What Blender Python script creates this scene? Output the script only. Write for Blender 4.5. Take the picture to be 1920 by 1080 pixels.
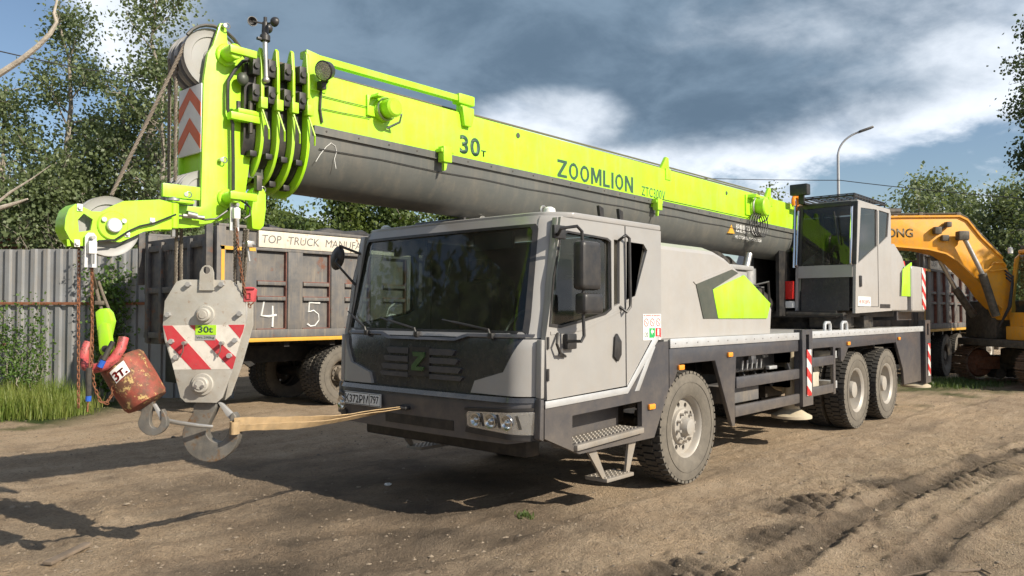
import bpy, bmesh, math, random
import numpy as np
from mathutils import Vector, Matrix, Quaternion
from mathutils.geometry import tessellate_polygon
for o in list(bpy.data.objects): bpy.data.objects.remove(o)
S = bpy.context.scene
COL = S.collection
RAD = math.radians
V = Vector
random.seed(7); RNG = np.random.default_rng(7)

# ------------------------------------------------------------------ camera
# x runs back along the crane (front axle at 0), y away from the camera, z up; metres
CF, CYAW, CPIT = 1477.1, 0.72888, 0.0304936
CAM = V((-6.779, -5.011, 1.6386))
FW = V((math.cos(CYAW)*math.cos(CPIT), math.sin(CYAW)*math.cos(CPIT), math.sin(CPIT)))
RT = V((math.sin(CYAW), -math.cos(CYAW), 0)); UP = RT.cross(FW)
cd = bpy.data.cameras.new('camera'); cam = bpy.data.objects.new('camera', cd); COL.objects.link(cam)
cam.location = CAM; cam.rotation_euler = Matrix((RT, UP, -FW)).transposed().to_euler()
cd.sensor_width = 36; cd.lens = CF/1920*36; cd.clip_start = .05; cd.clip_end = 3000
S.camera = cam
S.render.resolution_x, S.render.resolution_y = 1024, 576

# ------------------------------------------------------------------ sky, sun, exposure
SUN = V((.13, -1.0, .66)).normalized()
w = bpy.data.worlds.new('World'); S.world = w; w.use_nodes = True
def build_world():
    nt = w.node_tree; N = nt.nodes; L = nt.links; N.clear()
    def nd(t, **k):
        n = N.new(t)
        for a, b in k.items(): setattr(n, a, b)
        return n
    def mth(op, a, b=None, c=None, clamp=False):
        n = nd('ShaderNodeMath', operation=op, use_clamp=clamp)
        for i, v in enumerate((a, b, c)):
            if v is None: continue
            if isinstance(v, (int, float)): n.inputs[i].default_value = v
            else: L.new(v, n.inputs[i])
        return n.outputs[0]
    def sstep(v, a, b):
        n = nd('ShaderNodeMapRange', interpolation_type='SMOOTHSTEP')
        L.new(v, n.inputs[0]); n.inputs[1].default_value = a; n.inputs[2].default_value = b
        return n.outputs[0]
    def mixc(f, a, b):
        n = nd('ShaderNodeMix', data_type='RGBA')
        L.new(f, n.inputs[0])
        for i, v in ((6, a), (7, b)):
            if isinstance(v, tuple): n.inputs[i].default_value = v+(1,)
            else: L.new(v, n.inputs[i])
        return n.outputs[2]
    tc = nd('ShaderNodeTexCoord')
    sx = nd('ShaderNodeSeparateXYZ'); L.new(tc.outputs['Generated'], sx.inputs[0])
    zz = mth('ADD', mth('MAXIMUM', sx.outputs[2], 0.0), .42)      # clouds flatten towards the horizon
    cx = nd('ShaderNodeCombineXYZ')
    for i, k in ((0, 1.0), (1, 1.0), (2, 1.9)): L.new(mth('DIVIDE', mth('MULTIPLY', sx.outputs[i], k), zz), cx.inputs[i])
    def noise(scale, detail, rough, off, dist=0):
        mp = nd('ShaderNodeMapping'); L.new(cx.outputs[0], mp.inputs[0]); mp.inputs['Location'].default_value = off
        n = nd('ShaderNodeTexNoise'); L.new(mp.outputs[0], n.inputs['Vector'])
        n.inputs['Scale'].default_value = scale; n.inputs['Detail'].default_value = detail
        n.inputs['Roughness'].default_value = rough; n.inputs['Distortion'].default_value = dist
        return n.outputs['Fac']
    big = noise(.9, 3, .5, (3.1, 1.7, 0))
    fine = noise(2.7, 10, .56, (7.3, 2.2, 0), .2)
    wisp = noise(7.5, 9, .58, (1.3, 9.2, 0), .25)
    # the storm cloud that hangs over the crane: a bank in one direction of the sky
    def dirblob(px, py, rx, ry):
        d = (FW + RT*((px-960)/CF) - UP*((py-540)/CF)).normalized()
        r = V((0,0,1)).cross(d).normalized()*-1; u = r.cross(d)*1
        def dot(v):
            n = nd('ShaderNodeVectorMath', operation='DOT_PRODUCT'); L.new(tc.outputs['Generated'], n.inputs[0]); n.inputs[1].default_value = v; return n.outputs['Value']
        f = mth('GREATER_THAN', dot(d), 0)
        q = mth('ADD', mth('POWER', mth('DIVIDE', dot(r), rx), 2), mth('POWER', mth('DIVIDE', dot(u), ry), 2))
        return mth('MULTIPLY', f, sstep(q, 1.0, 0.0))
    b1 = dirblob(1180, 20, .62, .21)
    b2 = dirblob(700, 60, .38, .2)
    b3 = dirblob(1330, 190, .3, .07)
    gap = dirblob(1040, 215, .13, .05)
    gap2 = dirblob(1560, 350, .34, .07)
    gap3 = dirblob(120, 330, .30, .16)
    dens = mth('ADD', mth('MULTIPLY', big, .9), mth('MULTIPLY', fine, .55))
    dens = mth('ADD', dens, mth('MULTIPLY', mth('SUBTRACT', wisp, .5), .42))
    for b, k in ((b1, .60), (b2, .30), (b3, .26), (gap, -.5), (gap2, -.02), (gap3, -.12)):
        dens = mth('ADD', dens, mth('MULTIPLY', b, k))
    dens = mth('ADD', dens, mth('MULTIPLY', sstep(sx.outputs[2], .24, .02), .17))      # cloud banks up towards the horizon
    cover = sstep(dens, .68, .82)
    thick = sstep(mth('ADD', dens, mth('MULTIPLY', mth('SUBTRACT', fine, .5), .5)), .80, 1.42)
    sky = nd('ShaderNodeTexSky', sky_type='NISHITA'); sky.sun_disc = False
    sky.sun_elevation = math.asin(SUN.z); sky.sun_rotation = math.atan2(SUN.x, SUN.y)
    sky.air_density = 1.0; sky.dust_density = .6; sky.ozone_density = 1.4
    bg1 = nd('ShaderNodeBackground'); L.new(sky.outputs[0], bg1.inputs[0]); bg1.inputs[1].default_value = .085
    puff = noise(4.2, 9, .6, (4.4, 3.3, 1), .3)
    shade = mixc(sstep(puff, .34, .68), (.10, .152, .215), (.175, .245, .325))
    lit = mixc(sstep(puff, .3, .62), (.42, .50, .61), (.74, .79, .86))
    cc = mixc(thick, lit, shade)
    bg2 = nd('ShaderNodeBackground'); L.new(cc, bg2.inputs[0]); bg2.inputs[1].default_value = 1.0
    mx = nd('ShaderNodeMixShader'); L.new(cover, mx.inputs[0]); L.new(bg1.outputs[0], mx.inputs[1]); L.new(bg2.outputs[0], mx.inputs[2])
    out = nd('ShaderNodeOutputWorld'); L.new(mx.outputs[0], out.inputs[0])
build_world()
sd = bpy.data.lights.new('sun', 'SUN'); sd.energy = 5.0; sd.angle = RAD(.55); sd.color = (1, .91, .76)
so = bpy.data.objects.new('sun', sd); COL.objects.link(so); so.rotation_euler = SUN.to_track_quat('Z', 'Y').to_euler(); so.location = (0, -20, 20)
S.view_settings.view_transform = 'Standard'; S.view_settings.look = 'None'
S.view_settings.exposure = .45; S.view_settings.gamma = 1

# ------------------------------------------------------------------ pixel -> place (a pixel is a direction; the plane it lies on gives the distance)
def ray(px, py): return FW + RT*((px-960)/CF) - UP*((py-540)/CF)
def on(px, py, ax, v):
    d = ray(px, py); return CAM + d*((v-CAM[ax])/d[ax])
def PY(px, py, y): return on(px, py, 1, y)
def PX(px, py, x): return on(px, py, 0, x)
def G(px, py, z=0): return on(px, py, 2, z)
def AT(px, depth, z=0):
    p = CAM + ray(px, 585)*depth; return V((p.x, p.y, z))
def DP(px, py, depth): return CAM + ray(px, py)*depth
def xz(y, *pts): return [(q.x, q.z) for q in (PY(a, b, y) for a, b in pts)]

# ------------------------------------------------------------------ materials
def nodes(name):
    m = bpy.data.materials.new(name); m.use_nodes = True
    nt = m.node_tree; return m, nt, nt.nodes, nt.links, nt.nodes['Principled BSDF']
def tex(N, L, kind, scale, vec=None, **k):
    t = N.new('ShaderNodeTex'+kind); t.inputs['Scale'].default_value = scale
    for a, b in k.items(): t.inputs[a].default_value = b
    if vec is not None: L.new(vec, t.inputs['Vector'])
    return t
def ramp(N, L, fac, stops):
    r = N.new('ShaderNodeValToRGB'); L.new(fac, r.inputs[0]); e = r.color_ramp.elements
    while len(e) < len(stops): e.new(.5)
    for i, (p, c) in enumerate(stops):
        e[i].position = p; e[i].color = (c, c, c, 1) if isinstance(c, (int, float)) else tuple(c)+(1,)
    return r.outputs[0]
def mixn(N, L, fac, a, b, mode='MIX'):
    n = N.new('ShaderNodeMix'); n.data_type = 'RGBA'; n.blend_type = mode
    for i, v in ((0, fac), (6, a), (7, b)):
        if isinstance(v, tuple): n.inputs[i].default_value = v+(1,)
        elif isinstance(v, (int, float)): n.inputs[i].default_value = v
        else: L.new(v, n.inputs[i])
    return n.outputs[2]
def bumpn(N, L, h, strength, dist, bs):
    b = N.new('ShaderNodeBump'); b.inputs['Strength'].default_value = strength; b.inputs['Distance'].default_value = dist
    L.new(h, b.inputs['Height']); L.new(b.outputs[0], bs.inputs['Normal'])
M = {}
DUST = (.33, .265, .19)
def mk(name, col, rough=.5, metal=0, var=.12, scale=4, bump=0, bscale=60, dust=0, coat=0, rust=0, rustcol=(.16, .055, .02), streak=0, wear=None, low=0, wt=.60):
    m, nt, N, L, bs = nodes(name)
    tc = N.new('ShaderNodeTexCoord'); o = tc.outputs['Object']
    n1 = tex(N, L, 'Noise', scale, o, Detail=6, Roughness=.6)
    c = mixn(N, L, ramp(N, L, n1.outputs['Fac'], [(.3, 0), (.7, 1)]), tuple(x*(1-var) for x in col), tuple(min(1, x*(1+var)) for x in col))
    rv = None
    if streak:
        mp = N.new('ShaderNodeMapping'); L.new(o, mp.inputs[0]); mp.inputs['Scale'].default_value = (9, 9, .8)
        n4 = tex(N, L, 'Noise', 1.5, mp.outputs[0], Detail=5, Roughness=.65)
        f = ramp(N, L, n4.outputs['Fac'], [(.5, 0), (.72, streak)])
        c = mixn(N, L, f, c, DUST)
    if dust:
        n2 = tex(N, L, 'Noise', scale*2.3, o, Detail=9, Roughness=.7)
        f = ramp(N, L, n2.outputs['Fac'], [(.42, 0), (.75, dust)])
        c = mixn(N, L, f, c, DUST)
    if low:   # mud thrown up from the yard
        ge = N.new('ShaderNodeNewGeometry'); sp = N.new('ShaderNodeSeparateXYZ'); L.new(ge.outputs['Position'], sp.inputs[0])
        n5 = tex(N, L, 'Noise', 7, ge.outputs['Position'], Detail=8, Roughness=.7)
        ad = N.new('ShaderNodeMath'); ad.operation = 'MULTIPLY_ADD'; L.new(n5.outputs['Fac'], ad.inputs[0]); ad.inputs[1].default_value = 1.2; L.new(sp.outputs[2], ad.inputs[2])
        f = ramp(N, L, ad.outputs[0], [(.55, low), (1.0, 0)])
        f2 = N.new('ShaderNodeMapRange'); L.new(ad.outputs[0], f2.inputs[0]); f2.inputs[1].default_value = .7; f2.inputs[2].default_value = 1.7; f2.inputs[3].default_value = low; f2.inputs[4].default_value = 0
        c = mixn(N, L, f2.outputs[0], c, DUST)
    if rust:
        n3 = tex(N, L, 'Noise', scale*1.4, o, Detail=10, Roughness=.72)
        f = ramp(N, L, n3.outputs['Fac'], [(.60-rust*.25, 0), (.68-rust*.2, 1)])
        c = mixn(N, L, f, c, rustcol)
    if wear:
        n6 = tex(N, L, 'Noise', scale*3, o, Detail=10, Roughness=.75)
        f = ramp(N, L, n6.outputs['Fac'], [(wt, 0), (wt+.04, 1)])
        c = mixn(N, L, f, c, wear)
    L.new(c, bs.inputs['Base Color'])
    nr = tex(N, L, 'Noise', scale*5, o, Detail=4)
    r = N.new('ShaderNodeMapRange'); L.new(nr.outputs['Fac'], r.inputs[0]); r.inputs[3].default_value = max(.03, rough-.1); r.inputs[4].default_value = min(1, rough+.12)
    L.new(r.outputs[0], bs.inputs['Roughness'])
    bs.inputs['Metallic'].default_value = metal
    if coat: bs.inputs['Coat Weight'].default_value = coat; bs.inputs['Coat Roughness'].default_value = .12
    if bump:
        nb = tex(N, L, 'Noise', bscale, o, Detail=6, Roughness=.65); bumpn(N, L, nb.outputs['Fac'], 1, bump, bs)
    M[name] = m; return m
LIME = (.37, .74, .010)
mk('lime', LIME, .40, var=.09, scale=2.2, coat=.15, dust=.24, streak=.24, bump=.0008, bscale=7)
mk('lime_dirty', (.36, .66, .012), .45, var=.1, dust=.35)
mk('cabgrey', (.30, .293, .285), .36, var=.05, coat=.3, dust=.16, streak=.10, low=.35, bump=.0007, bscale=6)
mk('crgrey', (.35, .338, .325), .42, var=.05, coat=.15, dust=.2, streak=.12, low=.2, bump=.0006, bscale=6)
mk('darkgrey', (.050, .051, .060), .40, var=.08, coat=.2, dust=.12, low=.28, bump=.0005, bscale=9)
mk('darkgloss', (.032, .033, .037), .25, var=.08, coat=.5, dust=.10)
mk('boomgrey', (.088, .093, .088), .52, var=.16, scale=1.3, dust=.12, streak=.16, bump=.0008, bscale=12)
mk('boomband', (.06, .068, .055), .45, dust=.1)
mk('ink', (.035, .085, .05), .5, var=.05)
mk('black', (.012, .012, .013), .5, var=.1, dust=.12)
mk('plastic', (.022, .022, .024), .42, var=.1, dust=.10, bump=.0004, bscale=300)
mk('dark_steel', (.05, .05, .05), .5, .5, var=.2, dust=.4)
mk('steel', (.45, .44, .42), .38, .85, var=.15, dust=.12)
mk('chrome', (.75, .75, .76), .12, 1, var=.03)
mk('alu', (.62, .63, .64), .42, .55, var=.08, dust=.15)
mk('deck', (.33, .33, .32), .55, .3, var=.15, dust=.5)
mk('tyre', (.036, .034, .032), .85, var=.25, scale=5, dust=.42, low=.42, bump=.002, bscale=40)
def mk_tyre():
    m, nt, N, L, bs = nodes('tyre'); tc = N.new('ShaderNodeTexCoord'); o = tc.outputs['Object']
    sp = N.new('ShaderNodeSeparateXYZ'); L.new(tc.outputs['Normal'], sp.inputs[0]); ab = N.new('ShaderNodeMath'); ab.operation = 'ABSOLUTE'; L.new(sp.outputs[1], ab.inputs[0])
    n1 = tex(N, L, 'Noise', 7, o, Detail=9, Roughness=.7); n2 = tex(N, L, 'Noise', 2.2, o, Detail=5)
    wall = ramp(N, L, ab.outputs[0], [(.45, .10), (.85, .48)])           # dried dust clings to the sidewalls; the tread's shade is painted in darker
    f = mixn(N, L, 1.0, wall, ramp(N, L, n1.outputs['Fac'], [(.25, .45), (.7, 1.1)]), 'MULTIPLY')
    c = mixn(N, L, f, (.030, .029, .028), mixn(N, L, n2.outputs['Fac'], (.24, .205, .16), (.34, .30, .24)))
    L.new(c, bs.inputs['Base Color']); bs.inputs['Roughness'].default_value = .85; nb = tex(N, L, 'Noise', 40, o, Detail=6); bumpn(N, L, nb.outputs['Fac'], 1, .003, bs); M['tyre'] = m
mk_tyre()
mk('rim', (.36, .345, .32), .5, .15, var=.12, dust=.5, low=.2)
mk('sheave', (.30, .30, .30), .5, var=.08, dust=.25)
mk('rope', (.16, .14, .115), .6, .4, var=.35, scale=90, dust=.3, bump=.003, bscale=160)
mk('rustrope', (.15, .125, .10), .7, .2, var=.3, scale=90, dust=.3, bump=.003, bscale=160)
mk('rust', (.20, .07, .03), .85, var=.4, scale=9, dust=.3, bump=.003, bscale=50)
mk('drum', (.24, .055, .035), .65, var=.45, scale=7, rust=.62, rustcol=(.12, .055, .03), wear=(.46, .33, .13), wt=.555, bump=.002, bscale=40)
mk('redpaint', (.48, .06, .07), .5, var=.2, scale=9, wear=(.13, .05, .04), wt=.54, dust=.35, rust=.12, bump=.002, bscale=40)
mk('redpink', (.55, .09, .10), .5, var=.15, wear=(.2, .06, .05))
mk('blockgrey', (.40, .385, .35), .55, var=.1, scale=7, dust=.45, wear=(.30, .24, .19), bump=.0012, bscale=40)
mk('blockwhite', (.66, .62, .56), .55, var=.08, scale=7, dust=.35, wear=(.40, .33, .27))
mk('blockred', (.50, .03, .045), .5, var=.12, scale=7, dust=.2, wear=(.34, .1, .1))
mk('hooksteel', (.135, .13, .12), .5, .2, var=.3, scale=8, dust=.35, rust=.25, rustcol=(.17, .10, .05), bump=.002, bscale=30)
mk('emblem', (.03, .085, .025), .35, var=.2, dust=.2)
mk('lampsilver', (.66, .67, .70), .22, .8, var=.05)
mk('stepsteel', (.27, .255, .235), .6, .3, var=.2, dust=.6, low=.3)
mk('darkrim', (.09, .075, .06), .7, var=.2, dust=.6)
mk('strap', (.40, .28, .15), .85, var=.25, scale=14, dust=.35, bump=.003, bscale=150)
mk('orange', (.9, .26, .01), .3, var=.05)
mk('orange_red', (.62, .12, .03), .45, var=.06, dust=.15)
mk('amber', (.85, .30, .03), .25, var=.05)
mk('redlamp', (.55, .02, .015), .25, var=.05)
mk('white', (.72, .72, .70), .5, var=.05, dust=.12)
mk('cream', (.50, .46, .37), .55, var=.1, dust=.4, streak=.2)
mk('signcream', (.62, .57, .47), .6, var=.08, dust=.3, rust=.05, streak=.3)
mk('tankcream', (.50, .43, .31), .55, var=.1, dust=.5)
mk('green_sign', (.02, .35, .09), .5, var=.03)
mk('red_sign', (.55, .02, .02), .5, var=.03)
mk('blue', (.02, .10, .45), .5)
mk('seat', (.03, .03, .035), .8, var=.2)
mk('interior', (.06, .06, .062), .75, var=.15)
mk('dumpgrey', (.105, .103, .105), .62, var=.25, scale=1.6, dust=.35, rust=.05, rustcol=(.15, .06, .035), streak=.45, bump=.004, bscale=7)
mk('dumpdark', (.05, .05, .053), .6, var=.2, scale=2, dust=.35, rust=.12, bump=.003, bscale=7)
mk('dumprust', (.17, .06, .045), .7, var=.3, scale=5, dust=.3)
mk('yellowline', (.62, .33, .03), .55, var=.12, dust=.2, rust=.08)
mk('chalk', (.68, .68, .66), .8, var=.2, scale=12)
mk('exyellow', (.78, .35, .012), .45, var=.10, dust=.3, streak=.2, coat=.2, bump=.0008, bscale=6)
mk('exdark', (.05, .045, .035), .6, var=.2, dust=.35)
mk('exink', (.09, .06, .02), .5)
mk('trackmetal', (.16, .10, .065), .65, .4, var=.35, scale=6, dust=.45, rust=.2)
mk('bark', (.27, .24, .20), .9, var=.35, scale=7, bump=.02, bscale=22)
mk('deadwood', (.42, .37, .31), .85, var=.3, scale=6, bump=.01, bscale=22, wear=(.22, .18, .14))
mk('galv', (.27, .28, .295), .5, .3, var=.16, scale=1.4, dust=.22, streak=.45, bump=.0015, bscale=4)
mk('fencepost', (.10, .075, .06), .7, var=.2, rust=.3)
mk('lamppost', (.36, .37, .38), .5, .4, var=.06)
mk('plank', (.17, .13, .095), .9, var=.3, scale=9, bump=.004, bscale=60)
mk('terracotta', (.24, .085, .05), .85, var=.25, scale=3, rust=.15)
mk('pebble', (.215, .172, .125), .95, var=.5, scale=5, bump=.004, bscale=60)
def mk_glass(name, tint, refl=1.0, film=(.015, .09)):
    m, nt, N, L, bs = nodes(name); N.remove(bs)
    t = N.new('ShaderNodeBsdfTransparent'); t.inputs[0].default_value = tint+(1,)
    g = N.new('ShaderNodeBsdfGlossy'); g.inputs['Roughness'].default_value = .03; g.inputs[0].default_value = (refl, refl, refl, 1)
    f = N.new('ShaderNodeFresnel'); f.inputs[0].default_value = 1.5
    x = N.new('ShaderNodeMixShader'); ge = N.new('ShaderNodeNewGeometry'); iv = N.new('ShaderNodeMath'); iv.operation = 'SUBTRACT'; iv.inputs[0].default_value = 1; L.new(ge.outputs['Backfacing'], iv.inputs[1])
    fm = N.new('ShaderNodeMath'); fm.operation = 'MULTIPLY'; L.new(f.outputs[0], fm.inputs[0]); L.new(iv.outputs[0], fm.inputs[1])   # only the outer face of a pane reflects
    L.new(fm.outputs[0], x.inputs[0]); L.new(t.outputs[0], x.inputs[1]); L.new(g.outputs[0], x.inputs[2])
    # a film of dust on the pane, thicker on blackglass as painted-in haze
    tc = N.new('ShaderNodeTexCoord'); n = tex(N, L, 'Noise', 2.2, tc.outputs['Object'], Detail=8, Roughness=.65)
    d = N.new('ShaderNodeBsdfDiffuse'); d.inputs[0].default_value = (.3, .27, .22, 1)
    y = N.new('ShaderNodeMixShader'); L.new(ramp(N, L, n.outputs['Fac'], [(.35, film[0]), (.8, film[1])]), y.inputs[0]); L.new(x.outputs[0], y.inputs[1]); L.new(d.outputs[0], y.inputs[2])
    L.new(y.outputs[0], N['Material Output'].inputs[0]); M[name] = m
mk_glass('glass', (.66, .71, .68), .9); mk_glass('darkglass', (.36, .40, .40), .9, (.02, .12)); mk_glass('blackglass', (.45, .48, .48), 1.0, (.06, .20)); mk_glass('clear', (.93, .94, .94)); mk_glass('exglass', (.5, .6, .56))
def mk_leaf(name, c1, c2, tr=.35):
    m, nt, N, L, bs = nodes(name)
    ge = N.new('ShaderNodeNewGeometry'); oi = N.new('ShaderNodeTexCoord')
    n = tex(N, L, 'Noise', 1.1, oi.outputs['Object'], Detail=3); n2 = tex(N, L, 'WhiteNoise', 1) if False else tex(N, L, 'Noise', 23, oi.outputs['Object'], Detail=2)
    a = N.new('ShaderNodeMath'); a.operation = 'ADD'; L.new(n.outputs['Fac'], a.inputs[0]); L.new(n2.outputs['Fac'], a.inputs[1])
    c = mixn(N, L, ramp(N, L, a.outputs[0], [(.0, 0), (1.0, 1)]), c1, c2)
    mr = N.new('ShaderNodeMapRange'); L.new(a.outputs[0], mr.inputs[0]); mr.inputs[1].default_value = .72; mr.inputs[2].default_value = 1.28
    c = mixn(N, L, mr.outputs[0], c1, c2)
    L.new(c, bs.inputs['Base Color']); bs.inputs['Roughness'].default_value = .5
    t = N.new('ShaderNodeBsdfTranslucent'); L.new(mixn(N, L, .5, c, (c2[0]*1.5, c2[1]*1.6, c2[2]*.6)), t.inputs[0])
    x = N.new('ShaderNodeMixShader'); x.inputs[0].default_value = tr; L.new(bs.outputs[0], x.inputs[1]); L.new(t.outputs[0], x.inputs[2])
    L.new(x.outputs[0], N['Material Output'].inputs[0]); M[name] = m
mk_leaf('leaf', (.072, .108, .050), (.195, .235, .11)); mk_leaf('leaf_far', (.055, .10, .028), (.15, .19, .05))
mk_leaf('leaf_willow', (.085, .115, .06), (.18, .22, .10)); mk_leaf('leaf_dark', (.026, .045, .018), (.06, .09, .032))
mk_leaf('grass', (.10, .185, .025), (.34, .35, .11), .45); mk_leaf('vine', (.05, .11, .02), (.14, .22, .05), .35); mk_leaf('weed', (.06, .10, .025), (.13, .18, .05))
def mk_stripe(name, c1, c2, freq, dirv, duty=.5):
    m, nt, N, L, bs = nodes(name)
    tc = N.new('ShaderNodeTexCoord'); d = N.new('ShaderNodeVectorMath'); d.operation = 'DOT_PRODUCT'; L.new(tc.outputs['Object'], d.inputs[0]); d.inputs[1].default_value = dirv
    f = N.new('ShaderNodeMath'); f.operation = 'MULTIPLY'; L.new(d.outputs['Value'], f.inputs[0]); f.inputs[1].default_value = freq
    g = N.new('ShaderNodeMath'); g.operation = 'FRACT'; L.new(f.outputs[0], g.inputs[0])
    h = N.new('ShaderNodeMath'); h.operation = 'GREATER_THAN'; L.new(g.outputs[0], h.inputs[0]); h.inputs[1].default_value = duty
    n = tex(N, L, 'Noise', 30, tc.outputs['Object'], Detail=6)
    c = mixn(N, L, h.outputs[0], c1, c2); c = mixn(N, L, ramp(N, L, n.outputs['Fac'], [(.5, 0), (.8, .4)]), c, DUST)
    L.new(c, bs.inputs['Base Color']); bs.inputs['Roughness'].default_value = .45; M[name] = m
mk_stripe('redwhite', (.62, .6, .57), (.5, .02, .02), 4.5, (0.7, 0, 1.0))

# ------------------------------------------------------------------ mesh builder
class MB:
    def __init__(s): s.v = []; s.f = []
    def add(s, vs, fs):
        k = len(s.v); s.v += [tuple(q) for q in vs]; s.f += [tuple(i+k for i in f) for f in fs]; return s
    def _bm(s, bm, bev, seg=2):
        if bev:
            bm.normal_update()
            ed = [e for e in bm.edges if len(e.link_faces) == 2 and e.calc_face_angle(0) > .35]
            bmesh.ops.bevel(bm, geom=ed, offset=bev, segments=seg, affect='EDGES', clamp_overlap=True, profile=.6)
        bm.verts.index_update()
        s.add([q.co for q in bm.verts], [[q.index for q in f.verts] for f in bm.faces]); bm.free(); return s
    def box(s, lo, hi, bev=0, R=None, seg=2):
        lo = V(lo); hi = V(hi); c = (lo+hi)/2; bm = bmesh.new(); bmesh.ops.create_cube(bm, size=1)
        for q in bm.verts:
            q.co = V((q.co.x*(hi.x-lo.x), q.co.y*(hi.y-lo.y), q.co.z*(hi.z-lo.z)))
        if bev: s_ = MB()._bm(bm, bev, seg); vs = [V(q) for q in s_.v]; fs = s_.f
        else:
            bm.verts.index_update(); vs = [q.co.copy() for q in bm.verts]; fs = [[q.index for q in f.verts] for f in bm.faces]; bm.free()
        return s.add([(R @ q if R else q)+c for q in vs], fs)
    def prism(s, pts, ax, a, b, bev=0, seg=2):
        # pts: 2-D outline in the two other axes (x,z for y; y,z for x; x,y for z)
        def p3(p, t): return (p[0], t, p[1]) if ax == 'y' else (t, p[0], p[1]) if ax == 'x' else (p[0], p[1], t)
        bm = bmesh.new(); A = [bm.verts.new(p3(p, a)) for p in pts]; B = [bm.verts.new(p3(p, b)) for p in pts]; n = len(pts)
        bm.faces.new(A); bm.faces.new(B[::-1])
        for i in range(n): bm.faces.new((A[i], B[i], B[(i+1) % n], A[(i+1) % n]))
        bmesh.ops.recalc_face_normals(bm, faces=bm.faces)
        return s._bm(bm, bev, seg)
    def plate(s, outer, holes, ax, a, b):
        def p3(p, t): return (p[0], t, p[1]) if ax == 'y' else (t, p[0], p[1]) if ax == 'x' else (p[0], p[1], t)
        loops = [list(outer)]+[list(h) for h in holes]
        fl = [p for l in loops for p in l]; n = len(fl); bm = bmesh.new(); bv = [bm.verts.new((p[0], p[1], 0)) for p in fl]; k = 0
        for l in loops:
            for i in range(len(l)): bm.edges.new((bv[k+i], bv[k+(i+1) % len(l)]))
            k += len(l)
        bm.verts.index_update(); bmesh.ops.triangle_fill(bm, use_beauty=True, use_dissolve=False, edges=bm.edges[:])
        tr = [tuple(q.index for q in f.verts) for f in bm.faces]; bm.free()
        vs = [p3(p, a) for p in fl]+[p3(p, b) for p in fl]
        fs = [tuple(t) for t in tr]+[tuple(i+n for i in reversed(t)) for t in tr]; k = 0
        for l in loops:
            m = len(l)
            for i in range(m): fs.append((k+i, k+(i+1) % m, n+k+(i+1) % m, n+k+i))
            k += m
        return s.add(vs, fs)
    def lathe(s, prof, o, axis, n=32, ang=None):
        axis = V(axis).normalized(); u = axis.orthogonal().normalized(); w_ = axis.cross(u); o = V(o); vs = []; fs = []; m = len(prof)
        for i in range(n):
            t = 2*math.pi*i/n; d = u*math.cos(t)+w_*math.sin(t)
            for r, h in prof: vs.append(o+axis*h+d*r)
        for i in range(n):
            j = (i+1) % n
            for k in range(m-1): fs.append((i*m+k, j*m+k, j*m+k+1, i*m+k+1))
        if prof[0][0] > 1e-5: fs.append(tuple(i*m for i in range(n))[::-1])
        if prof[-1][0] > 1e-5: fs.append(tuple(i*m+m-1 for i in range(n)))
        return s.add(vs, fs)
    def ring(s, prof, o, axis, n=32):   # closed profile
        axis = V(axis).normalized(); u = axis.orthogonal().normalized(); w_ = axis.cross(u); o = V(o); vs = []; fs = []; m = len(prof)
        for i in range(n):
            t = 2*math.pi*i/n; d = u*math.cos(t)+w_*math.sin(t)
            for r, h in prof: vs.append(o+axis*h+d*r)
        for i in range(n):
            j = (i+1) % n
            for k in range(m): fs.append((i*m+k, j*m+k, j*m+(k+1) % m, i*m+(k+1) % m))
        return s.add(vs, fs)
    def cyl(s, p0, p1, r, r1=None, n=16, bev=0):
        p0 = V(p0); p1 = V(p1); h = (p1-p0).length; r1 = r if r1 is None else r1
        pr = [(r, 0), (r1, h)] if not bev else [(r-bev, 0), (r, bev), (r1, h-bev), (r1-bev, h)]
        return s.lathe(pr, p0, p1-p0, n)
    def tube(s, pts, r, n=8, closed=False, flat=None):
        P = [V(p) for p in pts]; k = len(P); rs = r if isinstance(r, (list, tuple)) else [r]*k
        T = []
        for i in range(k):
            a = P[(i-1) % k] if (i or closed) else P[0]; b = P[(i+1) % k] if (i < k-1 or closed) else P[-1]
            T.append((b-a).normalized())
        u = T[0].orthogonal().normalized(); vs = []; fs = []
        for i in range(k):
            if i: q = T[i-1].rotation_difference(T[i]); u = q @ u
            u = (u-T[i]*u.dot(T[i])).normalized(); w_ = T[i].cross(u)
            for j in range(n):
                t = 2*math.pi*j/n; vs.append(P[i]+(u*math.cos(t)+w_*math.sin(t))*rs[i])
        for i in range(k if closed else k-1):
            for j in range(n): fs.append((i*n+j, i*n+(j+1) % n, ((i+1) % k)*n+(j+1) % n, ((i+1) % k)*n+j))
        if not closed: fs.append(tuple(range(n))[::-1]); fs.append(tuple((k-1)*n+j for j in range(n)))
        return s.add(vs, fs)
    def rope(s, pts, r, pitch=.07, strands=3, n=5):
        P = [V(p) for p in pts]; Q = []
        for a, b in zip(P, P[1:]):
            m = max(2, int((b-a).length/(pitch/7)))
            Q += [a.lerp(b, i/m) for i in range(m)]
        Q.append(P[-1]); u = (Q[-1]-Q[0]).orthogonal().normalized(); al = 0; tr = [[] for k in range(strands)]
        for i, q in enumerate(Q):
            if i: al += (q-Q[i-1]).length
            t = (Q[min(i+1, len(Q)-1)]-Q[max(i-1, 0)]).normalized(); u = (u-t*u.dot(t)).normalized(); w_ = t.cross(u)
            for k in range(strands): a = al/pitch*2*math.pi+k*2*math.pi/strands; tr[k].append(q+(u*math.cos(a)+w_*math.sin(a))*r*.5)
        for k in range(strands): s.tube(tr[k], r*.56, n)
        return s
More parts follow.
